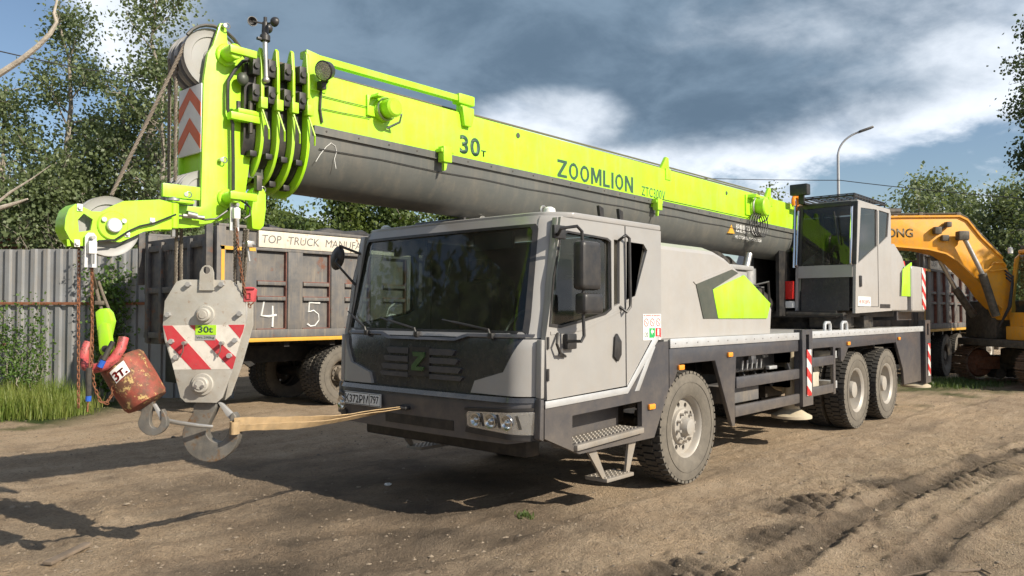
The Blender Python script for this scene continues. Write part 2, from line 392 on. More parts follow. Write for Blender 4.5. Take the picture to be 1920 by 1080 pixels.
    def sphere(s, c, r, n=16, m=8, sc=(1, 1, 1)):
        vs = []; fs = []
        for i in range(m+1):
            a = math.pi*i/m
            for j in range(n): b = 2*math.pi*j/n; vs.append((c[0]+r*sc[0]*math.sin(a)*math.cos(b), c[1]+r*sc[1]*math.sin(a)*math.sin(b), c[2]+r*sc[2]*math.cos(a)))
        for i in range(m):
            for j in range(n): fs.append((i*n+j, i*n+(j+1) % n, (i+1)*n+(j+1) % n, (i+1)*n+j))
        return s.add(vs, fs)
    def skin(s, poly, fx, th, step=.09):
        # a curved panel: outline in (y,z), laid on the surface x = fx(y,z), thickness th inwards (+x)
        bm = bmesh.new(); bm.faces.new([bm.verts.new((0, p[0], p[1])) for p in poly])
        ys = [p[0] for p in poly]; zs = [p[1] for p in poly]
        for ax, lo, hi in ((1, min(ys), max(ys)), (2, min(zs), max(zs))):
            t = lo+step
            while t < hi-.01:
                c = [0, 0, 0]; c[ax] = t; nn = [0, 0, 0]; nn[ax] = 1
                bmesh.ops.bisect_plane(bm, geom=bm.verts[:]+bm.edges[:]+bm.faces[:], plane_co=c, plane_no=nn); t += step
        r = bmesh.ops.extrude_face_region(bm, geom=bm.faces[:]); new = set(g for g in r['geom'] if isinstance(g, bmesh.types.BMVert))
        for q in bm.verts: q.co.x = fx(q.co.y, q.co.z)+(th if q in new else 0)
        bmesh.ops.recalc_face_normals(bm, faces=bm.faces)
        return s._bm(bm, 0)
    def mesh(s, name, mat, sharp=32):
        me = bpy.data.meshes.new(name); me.from_pydata(s.v, [], s.f); me.update()
        bm = bmesh.new(); bm.from_mesh(me); bmesh.ops.recalc_face_normals(bm, faces=bm.faces); bm.to_mesh(me); bm.free()
        me.polygons.foreach_set('use_smooth', [True]*len(me.polygons)); me.set_sharp_from_angle(angle=RAD(sharp))
        me.materials.append(M[mat]); return me
    def stuff(s, name, mat, parent=None): o = s.build(name, mat, parent); o['kind'] = 'stuff'; return o
    def build(s, name, mat, parent=None, sharp=32, label=None):
        o = bpy.data.objects.new(name, s.mesh(name, mat, sharp)); COL.objects.link(o); o.parent = parent
        if label: o['label'] = label
        return o
def tag(o, label, cat, group=None):
    o['label'] = label; o['category'] = cat
    if group: o['group'] = group
    return o
def thing(name, label, cat, loc=(0, 0, 0), rotz=0, group=None):
    o = bpy.data.objects.new(name, None); COL.objects.link(o); o.location = loc; o.rotation_euler = (0, 0, rotz); o.empty_display_size = .3
    return tag(o, label, cat, group)
def link(name, me, parent=None, mat4=None):
    o = bpy.data.objects.new(name, me); COL.objects.link(o); o.parent = parent
    if mat4 is not None: o.matrix_local = mat4
    return o
def copy_tree(o, parent=None):
    c = o.copy(); COL.objects.link(c); c.parent = parent
    for ch in list(o.children): copy_tree(ch, c)
    return c
def text(name, body, mat, parent, org, right, up, width, height, extrude=.0015, off=0.0, bold=0.0, shear=0.0, label=None, space=1.0):
    cu = bpy.data.curves.new('txt', 'FONT'); cu.body = body; cu.size = 1; cu.extrude = 0; cu.offset = bold; cu.shear = shear; cu.space_character = space; cu.resolution_u = 4
    ob = bpy.data.objects.new('txt', cu); COL.objects.link(ob); dg = bpy.context.evaluated_depsgraph_get(); dg.update()
    me = bpy.data.meshes.new_from_object(ob.evaluated_get(dg)); bpy.data.objects.remove(ob)
    n = len(me.vertices); co = np.empty(n*3); me.vertices.foreach_get('co', co); co = co.reshape(-1, 3)
    lo = co.min(0); hi = co.max(0); right = V(right).normalized(); up = V(up).normalized(); nor = right.cross(up).normalized(); org = V(org)
    sx = width/(hi[0]-lo[0]); sy = height/(hi[1]-lo[1])
    P = np.array(org)[None]+np.outer((co[:, 0]-lo[0])*sx, right)+np.outer((co[:, 1]-lo[1])*sy, up)+np.outer(np.full(n, extrude), nor)
    me.vertices.foreach_set('co', P.ravel()); me.update(); me.materials.clear(); me.materials.append(M[mat])
    bm = bmesh.new(); bm.from_mesh(me)
    r = bmesh.ops.extrude_face_region(bm, geom=bm.faces[:])
    for g in r['geom']:
        if isinstance(g, bmesh.types.BMVert): g.co -= nor*extrude*.9
    bmesh.ops.recalc_face_normals(bm, faces=bm.faces); bm.to_mesh(me); bm.free()
    o = bpy.data.objects.new(name, me); COL.objects.link(o); o.parent = parent
    if label: o['label'] = label
    return o
def circ(cx, cy, r, n=20, a0=0, ry=None): return [(cx+r*math.cos(a0+2*math.pi*i/n), cy+(ry or r)*math.sin(a0+2*math.pi*i/n)) for i in range(n)]
def arc(c, r, a0, a1, n): return [(c[0]+r*math.cos(a0+(a1-a0)*i/n), c[1]+r*math.sin(a0+(a1-a0)*i/n)) for i in range(n+1)]
X3, Y3, Z3 = V((1, 0, 0)), V((0, 1, 0)), V((0, 0, 1))
# ------------------------------------------------------------------ ground
_perm = np.random.default_rng(3).random((257, 257))
def vnoise(x, y):
    xi = np.floor(x).astype(int); yi = np.floor(y).astype(int); fx = x-xi; fy = y-yi
    fx = fx*fx*(3-2*fx); fy = fy*fy*(3-2*fy); a = xi % 256; b = yi % 256; a1 = (a+1) % 256; b1 = (b+1) % 256
    return (_perm[a, b]*(1-fx)+_perm[a1, b]*fx)*(1-fy)+(_perm[a, b1]*(1-fx)+_perm[a1, b1]*fx)*fy-.5
def fbm(x, y, f, o, g=.5):
    s = 0; a = 1
    for i in range(o): s = s+a*vnoise(x*f+17.3*i, y*f+5.1*i); f *= 2.03; a *= g
    return s
def seg(x, y, pts):
    # distance to a polyline, signed side and length along
    best = np.full(x.shape, 1e9); sgn = np.zeros(x.shape); al = np.zeros(x.shape); L0 = 0
    for (ax, ay), (bx, by) in zip(pts, pts[1:]):
        dx, dy = bx-ax, by-ay; l = math.hypot(dx, dy); t = ((x-ax)*dx+(y-ay)*dy)/l/l; tc = np.clip(t, 0, 1)
        d = np.hypot(x-ax-tc*dx, y-ay-tc*dy); m = d < best
        best = np.where(m, d, best); sgn = np.where(m, ((x-ax)*dy-(y-ay)*dx)/l, sgn); al = np.where(m, L0+tc*l, al); L0 += l
    return best, sgn, al
def gp(*pts): return [(q.x, q.y) for q in (G(a, b) for a, b in pts)]
RUTS = [  # polyline, half width, depth, lip
    (gp((1430, 1080), (1560, 1000), (1700, 930), (1820, 880), (1960, 825)), .12, .030, .020),
    (gp((1640, 1120), (1780, 1010), (1930, 905)), .11, .030, .020),
    (gp((1340, 860), (1500, 822), (1700, 775), (1850, 748)), .16, .02, .012),
    (gp((640, 1075), (900, 1010), (1140, 940), (1330, 880)), .18, .022, .015),
    (gp((330, 1040), (700, 985), (1000, 925)), .16, .015, .012),
    (gp((1180, 905), (1420, 850), (1640, 800)), .14, .015, .010),
]
TREADS = [ (gp((1490, 955), (1620, 938), (1760, 905), (1960, 850)), .30, .018, .135), (gp((1250, 1085), (1350, 1050), (1480, 1015), (1560, 985)), .28, .012, .135) ]
MOUND = G(1590, 945)
WHEELX = (0, 4.77, 6.12)
def H(x, y):
    x = np.asarray(x, float); y = np.asarray(y, float)
    near = np.clip((30-np.hypot(x-2, y))/15, 0, 1)
    cl_ = np.maximum(0, fbm(x+9, y+3, 9, 2, .6)-.12)*np.clip(fbm(x-7, y+11, .9, 2)*3+.5, 0, 1)
    h = fbm(x, y, .35, 3)*.05+fbm(x, y, 2.1, 4)*.030*near+fbm(x, y, 14, 2, .6)*.012*near+fbm(x+3, y+8, 24, 2, .6)*.016*near+cl_*.06*near
    r = fbm(x+40, y, 1.2, 3)
    for pts, wd, dp, lip in RUTS:
        d, sg, al = seg(x, y, pts); d = d+r*.05
        h = h-dp*np.exp(-(np.abs(d)/wd)**4)+lip*(1+fbm(x, y, 6, 2)*1.5)*np.exp(-((d-wd*1.35)/(wd*.45))**2)
    for pts, wd, dp, per in TREADS:
        d, sg, al = seg(x, y, pts); mk_ = np.clip((wd-d+r*.25)/.06, 0, 1)*np.clip(.8+r*1.8, 0, 1)
        h = h+mk_*(dp*np.clip(np.sin(2*math.pi*(al+sg*.35+r*.06)/per)*2.5+r*1.5, -1, 1)+.005)
    dm = np.hypot((x-MOUND.x)/.75, (y-MOUND.y)/.42)
    h = h+.035*np.exp(-dm**2)*(1+fbm(x, y, 7, 4, .65)*1.6)
    for wx in WHEELX:        # the tyres press the dirt flat
        for wy in (-1.1, 1.1): h = h*(1-np.exp(-(((x-wx)/.45)**2+((y-wy)/.35)**2)*1.2))
    flat = np.clip((x+3)/2, 0, 1)*np.clip((9-x)/2, 0, 1)*np.exp(-(y/1.6)**4)
    return h*(1-.6*flat)
def Hs(x, y): return float(H(np.array([x]), np.array([y]))[0])
def axis_grid(lo, a, b, hi, d, grow=1.22):
    m = list(np.arange(a, b+1e-6, d)); s = d; t = a; L_ = []
    while t > lo: s *= grow; t -= s; L_.append(t)
    s = d; t = b; R_ = []
    while t < hi: s *= grow; t += s; R_.append(t)
    return np.array(L_[::-1]+m+R_)
def mk_ground():
    m, nt, N, L, bs = nodes('dirt')
    ge = N.new('ShaderNodeNewGeometry'); p = ge.outputs['Position']
    n1 = tex(N, L, 'Noise', .38, p, Detail=6, Roughness=.6); n2 = tex(N, L, 'Noise', 2.6, p, Detail=9, Roughness=.7); n3 = tex(N, L, 'Noise', 38, p, Detail=5, Roughness=.7)
    vo = tex(N, L, 'Voronoi', 38, p)
    a = mixn(N, L, ramp(N, L, n1.outputs['Fac'], [(.38, 0), (.62, 1)]), (.38, .28, .19), (.60, .445, .295))
    a = mixn(N, L, ramp(N, L, n2.outputs['Fac'], [(.40, 0), (.62, .75)]), a, (.59, .46, .325))
    a = mixn(N, L, ramp(N, L, n2.outputs['Fac'], [(.24, .7), (.40, 0)]), a, (.23, .185, .145))
    a = mixn(N, L, ramp(N, L, n3.outputs['Fac'], [(.36, .5), (.52, 0)]), a, (.17, .13, .095))
    a = mixn(N, L, ramp(N, L, vo.outputs['Distance'], [(.10, .45), (.22, 0)]), a, (.52, .44, .34))
    mp = N.new('ShaderNodeMapping'); L.new(p, mp.inputs[0]); mp.inputs['Scale'].default_value = (.28, 2.4, 1); mp.inputs['Rotation'].default_value = (0, 0, .12)
    ns = tex(N, L, 'Noise', 1.1, mp.outputs[0], Detail=8, Roughness=.65)      # streaks dragged along by the traffic
    a = mixn(N, L, ramp(N, L, ns.outputs['Fac'], [(.30, .55), (.48, 0)]), a, (.20, .16, .125))
    a = mixn(N, L, ramp(N, L, ns.outputs['Fac'], [(.56, 0), (.72, .5)]), a, (.62, .50, .37))
    # damp earth and crushed tread bands, with shade painted into ruts and shadow
    sp = N.new('ShaderNodeSeparateXYZ'); L.new(p, sp.inputs[0])
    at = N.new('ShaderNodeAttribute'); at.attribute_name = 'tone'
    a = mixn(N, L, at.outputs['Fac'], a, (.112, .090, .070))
    at2 = N.new('ShaderNodeAttribute'); at2.attribute_name = 'turf'
    ng = tex(N, L, 'Noise', 3, p, Detail=6)
    a = mixn(N, L, at2.outputs['Fac'], a, mixn(N, L, ramp(N, L, ng.outputs['Fac'], [(.3, 0), (.7, 1)]), (.035, .065, .015), (.09, .12, .035)))
    L.new(a, bs.inputs['Base Color']); bs.inputs['Roughness'].default_value = .95; bs.inputs['Specular IOR Level'].default_value = .15
    ad = N.new('ShaderNodeMath'); ad.operation = 'ADD'; L.new(n3.outputs['Fac'], ad.inputs[0])
    n4 = tex(N, L, 'Noise', 75, p, Detail=4, Roughness=.75); L.new(n4.outputs['Fac'], ad.inputs[1])
    bumpn(N, L, ad.outputs[0], 1, .045, bs); M['dirt'] = m
mk_ground()
FDIR = V((RT.x, RT.y, 0)); F0 = AT(0, 13.0); FN = V((FW.x, FW.y, 0)).normalized()    # the fence line
def hill_h(x, y):
    # a green slope far behind the fence on the left, the land rising beyond the yard
    d = (x-CAM.x)*FW.x+(y-CAM.y)*FW.y; l = (x-CAM.x)*RT.x+(y-CAM.y)*RT.y
    t = np.clip((d-45)/95, 0, 1); t = t*t*(3-2*t)
    side = np.clip((30-l)/70, .0, 1)
    return t*side*(15+4*fbm(x, y, .02, 3))+t*3
def ground():
    xs = axis_grid(-900, -5.6, 4.6, 900, .026, 1.04); ys = axis_grid(-900, -3.3, 3.0, 900, .026, 1.04)
    X, Y = np.meshgrid(xs, ys, indexing='ij'); Z = H(X, Y)+hill_h(X, Y); nx, ny = X.shape
    v = np.stack([X, Y, Z], -1).reshape(-1, 3); i = np.arange(nx*ny).reshape(nx, ny)
    f = np.stack([i[:-1, :-1], i[1:, :-1], i[1:, 1:], i[:-1, 1:]], -1).reshape(-1, 4)
    me = bpy.data.meshes.new('ground'); me.vertices.add(len(v)); me.vertices.foreach_set('co', v.ravel())
    me.loops.add(f.size); me.loops.foreach_set('vertex_index', f.ravel().astype(np.int32)); me.polygons.add(len(f))
    me.polygons.foreach_set('loop_start', np.arange(0, f.size, 4, dtype=np.int32)); me.update(calc_edges=True)
    me.polygons.foreach_set('use_smooth', np.ones(len(f), bool))
    tone = np.zeros(X.shape); r = fbm(X, Y, 1.7, 4)
    for pts, wd, dp, per in TREADS:
        d, sg, al = seg(X, Y, pts); tone = np.maximum(tone, np.clip((wd+.1-d+r*.3)/.2, 0, 1)*np.clip(.55+r, 0, .8))
    for pts, wd, dp, lip in RUTS[:2]:
        d, sg, al = seg(X, Y, pts); tone = np.maximum(tone, np.exp(-((d+r*.1)/(wd*.9))**2)*.7)  # rut beds tinted dark to paint in their shaded edge
    dark = np.exp(-(((X+2.2)/2.6)**2+((Y-1.0)/1.9)**2))+.75*np.exp(-(((X+3.9)/1.6)**2+((Y+.9)/.9)**2)); tone = np.maximum(tone, np.clip(dark*.95+r*.6-.15, 0, .85))   # damp oily earth, painted darker still to deepen the crane's shadow
    l = (X-F0.x)*FDIR.x+(Y-F0.y)*FDIR.y; d = (X-F0.x)*FN.x+(Y-F0.y)*FN.y
    turf = np.clip((d+1.7+r*1.6)/.5, 0, 1)*np.clip((2.2-l)/.8, 0, 1)*np.clip((-X+1)/2, 0, 1)
    turf = np.maximum(turf, np.clip((hill_h(X, Y)-.05)*3, 0, 1))
    q = G(1800, 722); turf = np.maximum(turf, np.clip(1.25-np.hypot((X-q.x)/3.5, (Y-q.y)/1.1)+r*1.2, 0, .85))
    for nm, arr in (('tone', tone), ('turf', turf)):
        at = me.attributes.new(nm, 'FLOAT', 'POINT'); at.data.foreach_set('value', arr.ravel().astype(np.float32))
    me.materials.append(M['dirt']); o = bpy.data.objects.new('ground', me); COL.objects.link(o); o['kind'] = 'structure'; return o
GROUND = ground()
def pebbles():
    base = [V(q) for q in ((0, 0, .6), (.9, .1, .1), (.3, .85, .15), (-.7, .6, .05), (-.85, -.4, .12), (.1, -.9, .1), (.75, -.6, .05), (0, 0, -.4))]
    fs = [(0, 1, 2), (0, 2, 3), (0, 3, 4), (0, 4, 5), (0, 5, 6), (0, 6, 1), (7, 2, 1), (7, 3, 2), (7, 4, 3), (7, 5, 4), (7, 6, 5), (7, 1, 6)]
    n = 8500; d = 3.2+RNG.random(n)**1.6*13; l = (RNG.random(n)*1.5-.75)*d; x = CAM.x+FW.x*d+RT.x*l; y = CAM.y+FW.y*d+RT.y*l
    z = H(x, y); mb = MB(); b = np.array([tuple(q) for q in base])
    for i in range(n):
        s = .005+.014*random.random()**3+(.022*random.random() if random.random() < .05 else 0); a = random.random()*6.28; c, sn = math.cos(a)*s, math.sin(a)*s
        k = np.stack([b[:, 0]*c-b[:, 1]*sn+x[i], b[:, 0]*sn*.8+b[:, 1]*c*.8+y[i], b[:, 2]*s*random.uniform(.6, 1.1)+z[i]], -1)
        mb.add(k.tolist(), fs)
    o = mb.build('gravel', 'pebble'); tag(o, 'loose stones and clods scattered over the dirt yard', 'gravel'); o['kind'] = 'stuff'
pebbles()
# ------------------------------------------------------------------ the crane
CR = thing('truck_crane', 'lime and grey mobile truck crane with telescopic boom over its cab', 'truck crane')
def side_pair(f):
    for s in (-1, 1): f(s)
# --- wheels
def tyre_mesh(wd, name):
    mb = MB(); R0 = .54; h = wd/2
    mb.ring([(.295, -h*.80), (.33, -h*.93), (.40, -h), (.47, -h*.97), (.505, -h*.92), (.515, -h*.80), (.515, h*.80), (.505, h*.92), (.47, h*.97), (.40, h), (.33, h*.93), (.295, h*.80)], (0, 0, 0), (0, 1, 0), 56)
    for k in range(46):                      # tread blocks, three rows
        for y0, y1, da in ((-h*.93, -h*.42, 0), (-h*.36, h*.36, .5), (h*.42, h*.93, 0)):
            a0 = 2*math.pi*(k+da)/46; a1 = a0+2*math.pi/46*.74; q = []
            for a in (a0, a1):
                for y in (y0, y1):
                    for r in (.508, .54 if abs(y) < h*.9 else .532): q.append((r*math.cos(a), y, r*math.sin(a)))
            mb.add(q, [(0, 1, 3, 2), (4, 6, 7, 5), (0, 4, 5, 1), (2, 3, 7, 6), (1, 5, 7, 3)])
    mb.ring([(.425, -h-.003), (.431, -h-.003), (.431, -h+.01), (.425, -h+.01)], (0, 0, 0), (0, 1, 0), 48)
    return mb.mesh(name, 'tyre')
def front_rim():
    mb = MB()   # outward is -y
    mb.ring([(.298, -.125), (.312, -.13), (.312, -.12), (.29, -.10), (.275, -.02), (.262, .1), (.25, .1), (.262, -.03), (.278, -.10)], (0, 0, 0), (0, 1, 0), 48)
    holes = [circ(.212*math.cos(a), .212*math.sin(a), .026, 10) for a in [2*math.pi*i/10 for i in range(10)]]
    mb.plate(circ(0, 0, .272, 48), holes, 'y', -.055, -.03)
    mb.lathe([(.175, -.04), (.165, -.085), (.14, -.095), (.095, -.095), (.09, -.125), (.075, -.165), (.045, -.172), (0, -.172)], (0, 0, 0), (0, 1, 0), 32)
    for i in range(10):
        a = 2*math.pi*(i+.5)/10; c = (.138*math.cos(a), -.09, .138*math.sin(a)); mb.cyl(c, (c[0], -.135, c[2]), .015, n=6)
    return mb.mesh('rim', 'rim')
def rear_rim():
    mb = MB()
    mb.ring([(.298, -.125), (.312, -.13), (.312, -.12), (.285, -.10), (.262, .06), (.25, .12), (.24, .12), (.252, .05), (.272, -.10)], (0, 0, 0), (0, 1, 0), 48)
    holes = [circ(.205*math.cos(a), .205*math.sin(a), .024, 8) for a in [2*math.pi*i/8 for i in range(8)]]
    mb.plate(circ(0, 0, .25, 40), holes, 'y', .055, .08)
    mb.lathe([(.17, .06), (.165, .02), (.125, .01), (.12, -.07), (.11, -.10), (.05, -.108), (0, -.108)], (0, 0, 0), (0, 1, 0), 32)
    for i in range(10):
        a = 2*math.pi*(i+.5)/10; c = (.145*math.cos(a), .02, .145*math.sin(a)); mb.cyl(c, (c[0], -.012, c[2]), .014, n=6)
    return mb.mesh('rim', 'rim')
TM, TD, RF, RR = tyre_mesh(.31, 'tyre'), tyre_mesh(.29, 'tyre'), front_rim(), rear_rim()
for wx, front in zip(WHEELX, (1, 0, 0)):
    for s in (-1, 1):
        e = bpy.data.objects.new('wheel', None); COL.objects.link(e); e.parent = CR; e.location = (wx, s*1.085, .54); e.rotation_euler = (0, random.random()*6, 0 if s < 0 else math.pi)
        link('tyre', TM if front else TD, e); link('rim', RF if front else RR, e)
        if not front: link('tyre', TD, e, Matrix.Translation((0, .33, 0)))
    mb = MB().cyl((wx, -.95, .54), (wx, .95, .54), .075); mb.sphere((wx, 0, .54), .2, sc=(1, 1, .9))
    for s in (-.5, .5):
        for k in range(4): mb.box((wx-.5+k*.05, s-.035, .66+k*.022), (wx+.5-k*.05, s+.035, .68+k*.022))
    mb.build('axle', 'dark_steel', CR)
# --- frame and deck
mb = MB()
for s in (-1, 1):
    mb.box((-2.0, s*.42-.05, .68), (8.0, s*.42+.05, 1.28)); 
for x in (-1.6, .9, 2.4, 3.7, 7.2): mb.box((x, -.4, .75), (x+.12, .4, 1.2))
mb.box((1.0, -.75, .62), (2.6, -.5, 1.24)); mb.box((2.9, -.7, .55), (3.9, -.5, 1.2)); mb.box((1.0, .5, .5), (4.0, 1.1, 1.2))
mb.box((-1.9, -.9, .62), (-.6, .9, .9), .04); mb.box((-1.2, -.3, .42), (-.4, .3, .7), .05)
mb.build('chassis_frame', 'black', CR)
dk = MB().box((-.46, -1.235, 1.31), (8.0, 1.235, 1.385), .004).build('deck', 'deck', CR)
def rails(s):
    y0, y1 = s*1.25, s*1.262
    MB().box((-.39, min(y0, y1)-.0, 1.305), (2.62, max(y0, y1), 1.392), .003).build('deck_edge_trim', 'alu', CR)
    MB().box((2.98, min(y0, y1), 1.31), (8.02, max(y0, y1), 1.398), .003).build('deck_edge_trim', 'alu', CR)
    b = MB()
    for k in range(14): x = -.3+k*.21; b.cyl((x, s*1.262, 1.348), (x, s*1.2665, 1.348), .007, n=8)
    for k in range(23): x = 3.1+k*.21; b.cyl((x, s*1.262, 1.354), (x, s*1.2665, 1.354), .007, n=8)
    b.stuff('rivets', 'steel', CR)
side_pair(rails)
def skirts(s):
    a, b = sorted((s*1.25, s*1.205))
    P = lambda pts, nm, bev=.012, mat='darkgrey': MB().prism(pts, 'y', a, b, bev).build(nm, mat, CR)
    P([(-.39, 1.305), (2.62, 1.305), (2.62, 1.165), (.97, 1.165), (.93, .80), (.93, .45), (.87, .45), (.50, 1.15), (-.2, 1.15), (-.30, 1.0), (-.39, .93)], 'front_fender')
    P([(.97, .955), (2.66, .955), (2.66, .835), (.97, .835)], 'guard_rail'); P([(.935, .655), (2.66, .655), (2.66, .54), (.935, .54)], 'guard_rail')
    P([(2.98, 1.07), (3.78, 1.07), (3.78, .95), (2.98, .95)], 'guard_rail'); P([(2.98, .70), (3.78, .70), (3.78, .585), (2.98, .585)], 'guard_rail')
    P([(2.98, 1.308), (6.5, 1.308), (6.5, 1.16), (4.35, 1.15), (4.16, .98), (4.06, .98), (4.06, 1.16), (3.86, 1.16), (3.86, .56), (3.78, .56), (3.78, 1.18), (2.98, 1.18)], 'side_rail')
    P([(6.46, 1.308), (7.88, 1.308), (7.88, .47), (6.92, .47), (6.86, .72), (6.52, 1.14)], 'rear_fender')
    # cab skirt with the step recess
    q = [(-2.2, .915), (-1.09, .945), (-.60, 1.365), (-.405, 1.37), (-.405, .93), (-.66, .52), (-1.77, .52), (-2.2, .69)]
    hole = [(-1.86, .83), (-.86, .86), (-.86, .64), (-1.86, .60)]
    MB().plate(q, [hole], 'y', a, b).build('cab_skirt', 'darkgrey', CR)
    c, d = sorted((s*1.20, s*.98)); MB().box((-1.88, c, .56), (-.84, c+.02 if s > 0 else d, .9)) 
    st = MB().prism([(-1.84, .60), (-.88, .635), (-.88, .59), (-1.84, .555)], 'y', *sorted((s*1.02, s*1.285)), .006).build('step', 'stepsteel', CR)
    tr = MB()
    for i in range(17):
        for j in range(4): x = -1.78+i*.053; tr.lathe([(.013, 0), (.01, .008), (.004, .008)], (x, s*(1.06+j*.055), .602+(x+1.84)*.036), (0, 0, 1), 6)
    tr.stuff('step_studs', 'stepsteel', st)
    MB().box((-1.86, *sorted((s*1.0, s*.96))[:1], .6), (-.86, sorted((s*1.0, s*.96))[1], .88)).build('recess_panel', 'darkgrey', CR)
    lo = MB(); ly = sorted((s*1.03, s*1.255))
    for x0, x1 in ((-1.66, -1.39), (-1.0, -1.06)):
        lo.prism([(x0, .58), (x0+.13, .58), (x1+.05, .25), (x1, .25)], 'y', s*1.2-.012, s*1.2+.012)
    lo.box((-1.40, ly[0], .235), (-1.0, ly[1], .265), .004); ls = lo.build('hanging_step', 'stepsteel', CR)
    tr = MB()
    for i in range(7):
        for j in range(4): tr.lathe([(.012, 0), (.009, .008), (.003, .008)], (-1.37+i*.055, s*(1.07+j*.05), .266), (0, 0, 1), 6)
    tr.stuff('step_studs', 'stepsteel', ls)
    # trims
    a2, b2 = sorted((s*1.251, s*1.259))
    MB().prism([(-2.2, .915), (-2.2, .968), (-1.10, 1.0), (-1.09, .945)], 'y', a2, b2, .002).build('cab_trim', 'alu', CR)
    MB().prism([(-1.09, .945), (-1.10, 1.0), (-.66, 1.42), (-.56, 1.42)], 'y', a2, b2, .002).build('cab_trim', 'alu', CR)
    MB().prism([(-.98, .955), (-.91, .955), (-.64, 1.33), (-.71, 1.33)], 'y', *sorted((s*1.2505, s*1.2565)), .002).build('cab_trim', 'alu', CR)
    for x, z in ((-.2, 1.12), (.80, 1.20), (4.32, 1.21), (6.62, 1.22), (-.72, .80)):
        MB().box((x-.05, s*1.262-.013, z-.024), (x+.05, s*1.262+.013, z+.024), .01).build('side_marker_lamp', 'amber', CR)
    # outrigger columns
    for x0, z0, z1 in ((2.64, .50, 1.425), (8.03, .42, 1.50)):
        y_in, y_out = (1.185, 1.27)
        ya, yb = sorted((s*y_in, s*y_out)); oc = MB().plate([(x0, z0), (x0, z1), (x0+.32, z1), (x0+.32, z0)], [[(x0+.11, z1-.26), (x0+.21, z1-.26), (x0+.21, z1-.06), (x0+.11, z1-.06)]], 'y', s*y_out-.02, s*y_out+.02)
        oc.box((x0, ya, z0), (x0+.04, yb-.025 if s > 0 else yb, z1)) if s > 0 else oc.box((x0, ya+.025, z0), (x0+.04, yb, z1))
        oc.box((x0+.28, ya+.026, z0), (x0+.32, yb-.026, z1)); o = oc.build('outrigger_column', 'darkgrey', CR)
        MB().box((x0+.10, s*(y_out+.03)-.006, z0+.12), (x0+.24, s*(y_out+.03)+.006, z0+.68), .002).build('reflective_marker', 'redwhite', o)
        jk = MB().cyl((x0+.16, s*1.08, .42), (x0+.16, s*1.08, 1.3), .075, n=20); jk.lathe([(.24, 0), (.24, .03), (.18, .06), (.10, .11), (.085, .2), (0, .2)], (x0+.16, s*1.08, .34), (0, 0, 1), 28)
        jk.build('outrigger_jack', 'tankcream', CR)
        for z in (.72, 1.02): MB().box((x0, -1.1, z), (x0+.3, 1.1, z+.22)).build('outrigger_beam', 'black', CR)
side_pair(skirts)
# lockers, levers and tank between the axles on the visible side
sh = MB().box((1.0, -1.15, .66), (1.72, -.78, .84), .01); sh.build('battery_box', 'dumpgrey', CR)
vb = MB().box((1.05, -1.0, .96), (2.5, -.8, 1.16), .01).build('valve_block', 'black', CR)
lv = MB()
for k in range(5): lv.tube([(1.45+k*.12, -1.02, .98), (1.45+k*.12, -1.08, 1.0), (1.45+k*.12, -1.09, 1.10)], .011, 6)
lv.box((1.72, -1.07, 1.05), (1.84, -1.03, 1.16), .01); lv.box((2.2, -1.07, .96), (2.42, -1.02, 1.0), .01); lv.stuff('valve_levers', 'alu', vb)
text('valve_lettering', 'T8 П4', 'white', vb, (2.15, -1.004, 1.1), X3, Z3, .16, .03)
tk = MB().lathe([(.0, 0), (.2, .01), (.225, .04), (.225, .70), (.2, .73), (0, .73)], (3.02, -.86, .85), (1, 0, 0), 32).build('air_tank', 'tankcream', CR)
for x in (3.2, 3.5): MB().ring([(.226, -.02), (.234, -.02), (.234, .02), (.226, .02)], (x, -.86, .85), (1, 0, 0), 32).build('tank_strap', 'dark_steel', tk)
MB().box((3.02, -1.12, .60), (3.3, -.86, .86), .02).box((3.34, -1.12, .60), (3.62, -.86, .86), .02).build('fuel_filter', 'cream', CR)
for z in (.62, 1.02): MB().box((3.88, -1.2, z), (4.05, -.95, z+.10), .006).build('access_step', 'alu', CR)
hs = MB()
for k in range(5):
    x = 1.1+k*.33; hs.tube([(x, -.82, 1.15), (x+.1, -.95, .9-.04*k), (x+.3, -.9, .78), (x+.5, -.8, .95)], .018, 8)
hs.tube([(2.52, -1.15, 1.02), (2.50, -1.19, .93), (2.53, -1.19, .84), (2.58, -1.16, .92), (2.56, -1.15, 1.02)], .012, 6); hs.stuff('hydraulic_hoses', 'plastic', CR)
for k in range(2):
    x = PY(1546+k*32, 605, -1.1).x; MB().tube([(x, -1.1, 1.38), (x, -1.1, 1.47), (x+.03, -1.1, 1.495), (x+.17, -1.1, 1.495), (x+.2, -1.1, 1.47), (x+.2, -1.1, 1.38)], .022, 8).build('deck_handle', 'alu', CR)
# --- driver cab
def cy(y):
    a = abs(y); return .025*(a/.95)**2+(max(0, a-1.0)**2)*3.3
ZB = [(.40, -2.22), (.47, -2.30), (.60, -2.345), (.95, -2.365), (.99, -2.345), (1.40, -2.335), (1.47, -2.30), (2.36, -2.10), (2.42, -2.06)]
def bx(z): return float(np.interp(z, [q[0] for q in ZB], [q[1] for q in ZB]))
def fx(y, z): return bx(z)+cy(y)
def fo(d): return lambda y, z: fx(y, z)+d
HW = 1.205
cab = MB()
# windscreen surround: corner posts and header follow the front curve
def post(s):
    cab.skin([(s*1.10, 1.44), (s*HW, 1.44), (s*1.19, 2.395), (s*1.07, 2.395)], fx, .05, .03)
side_pair(post)
cab.skin([(-1.12, 2.315), (1.12, 2.315), (1.17, 2.40), (-1.17, 2.40)], fo(-.001), .05)
cab.skin([(-1.14, 1.44), (1.14, 1.44), (1.13, 1.485), (-1.13, 1.485)], fo(-.001), .05)
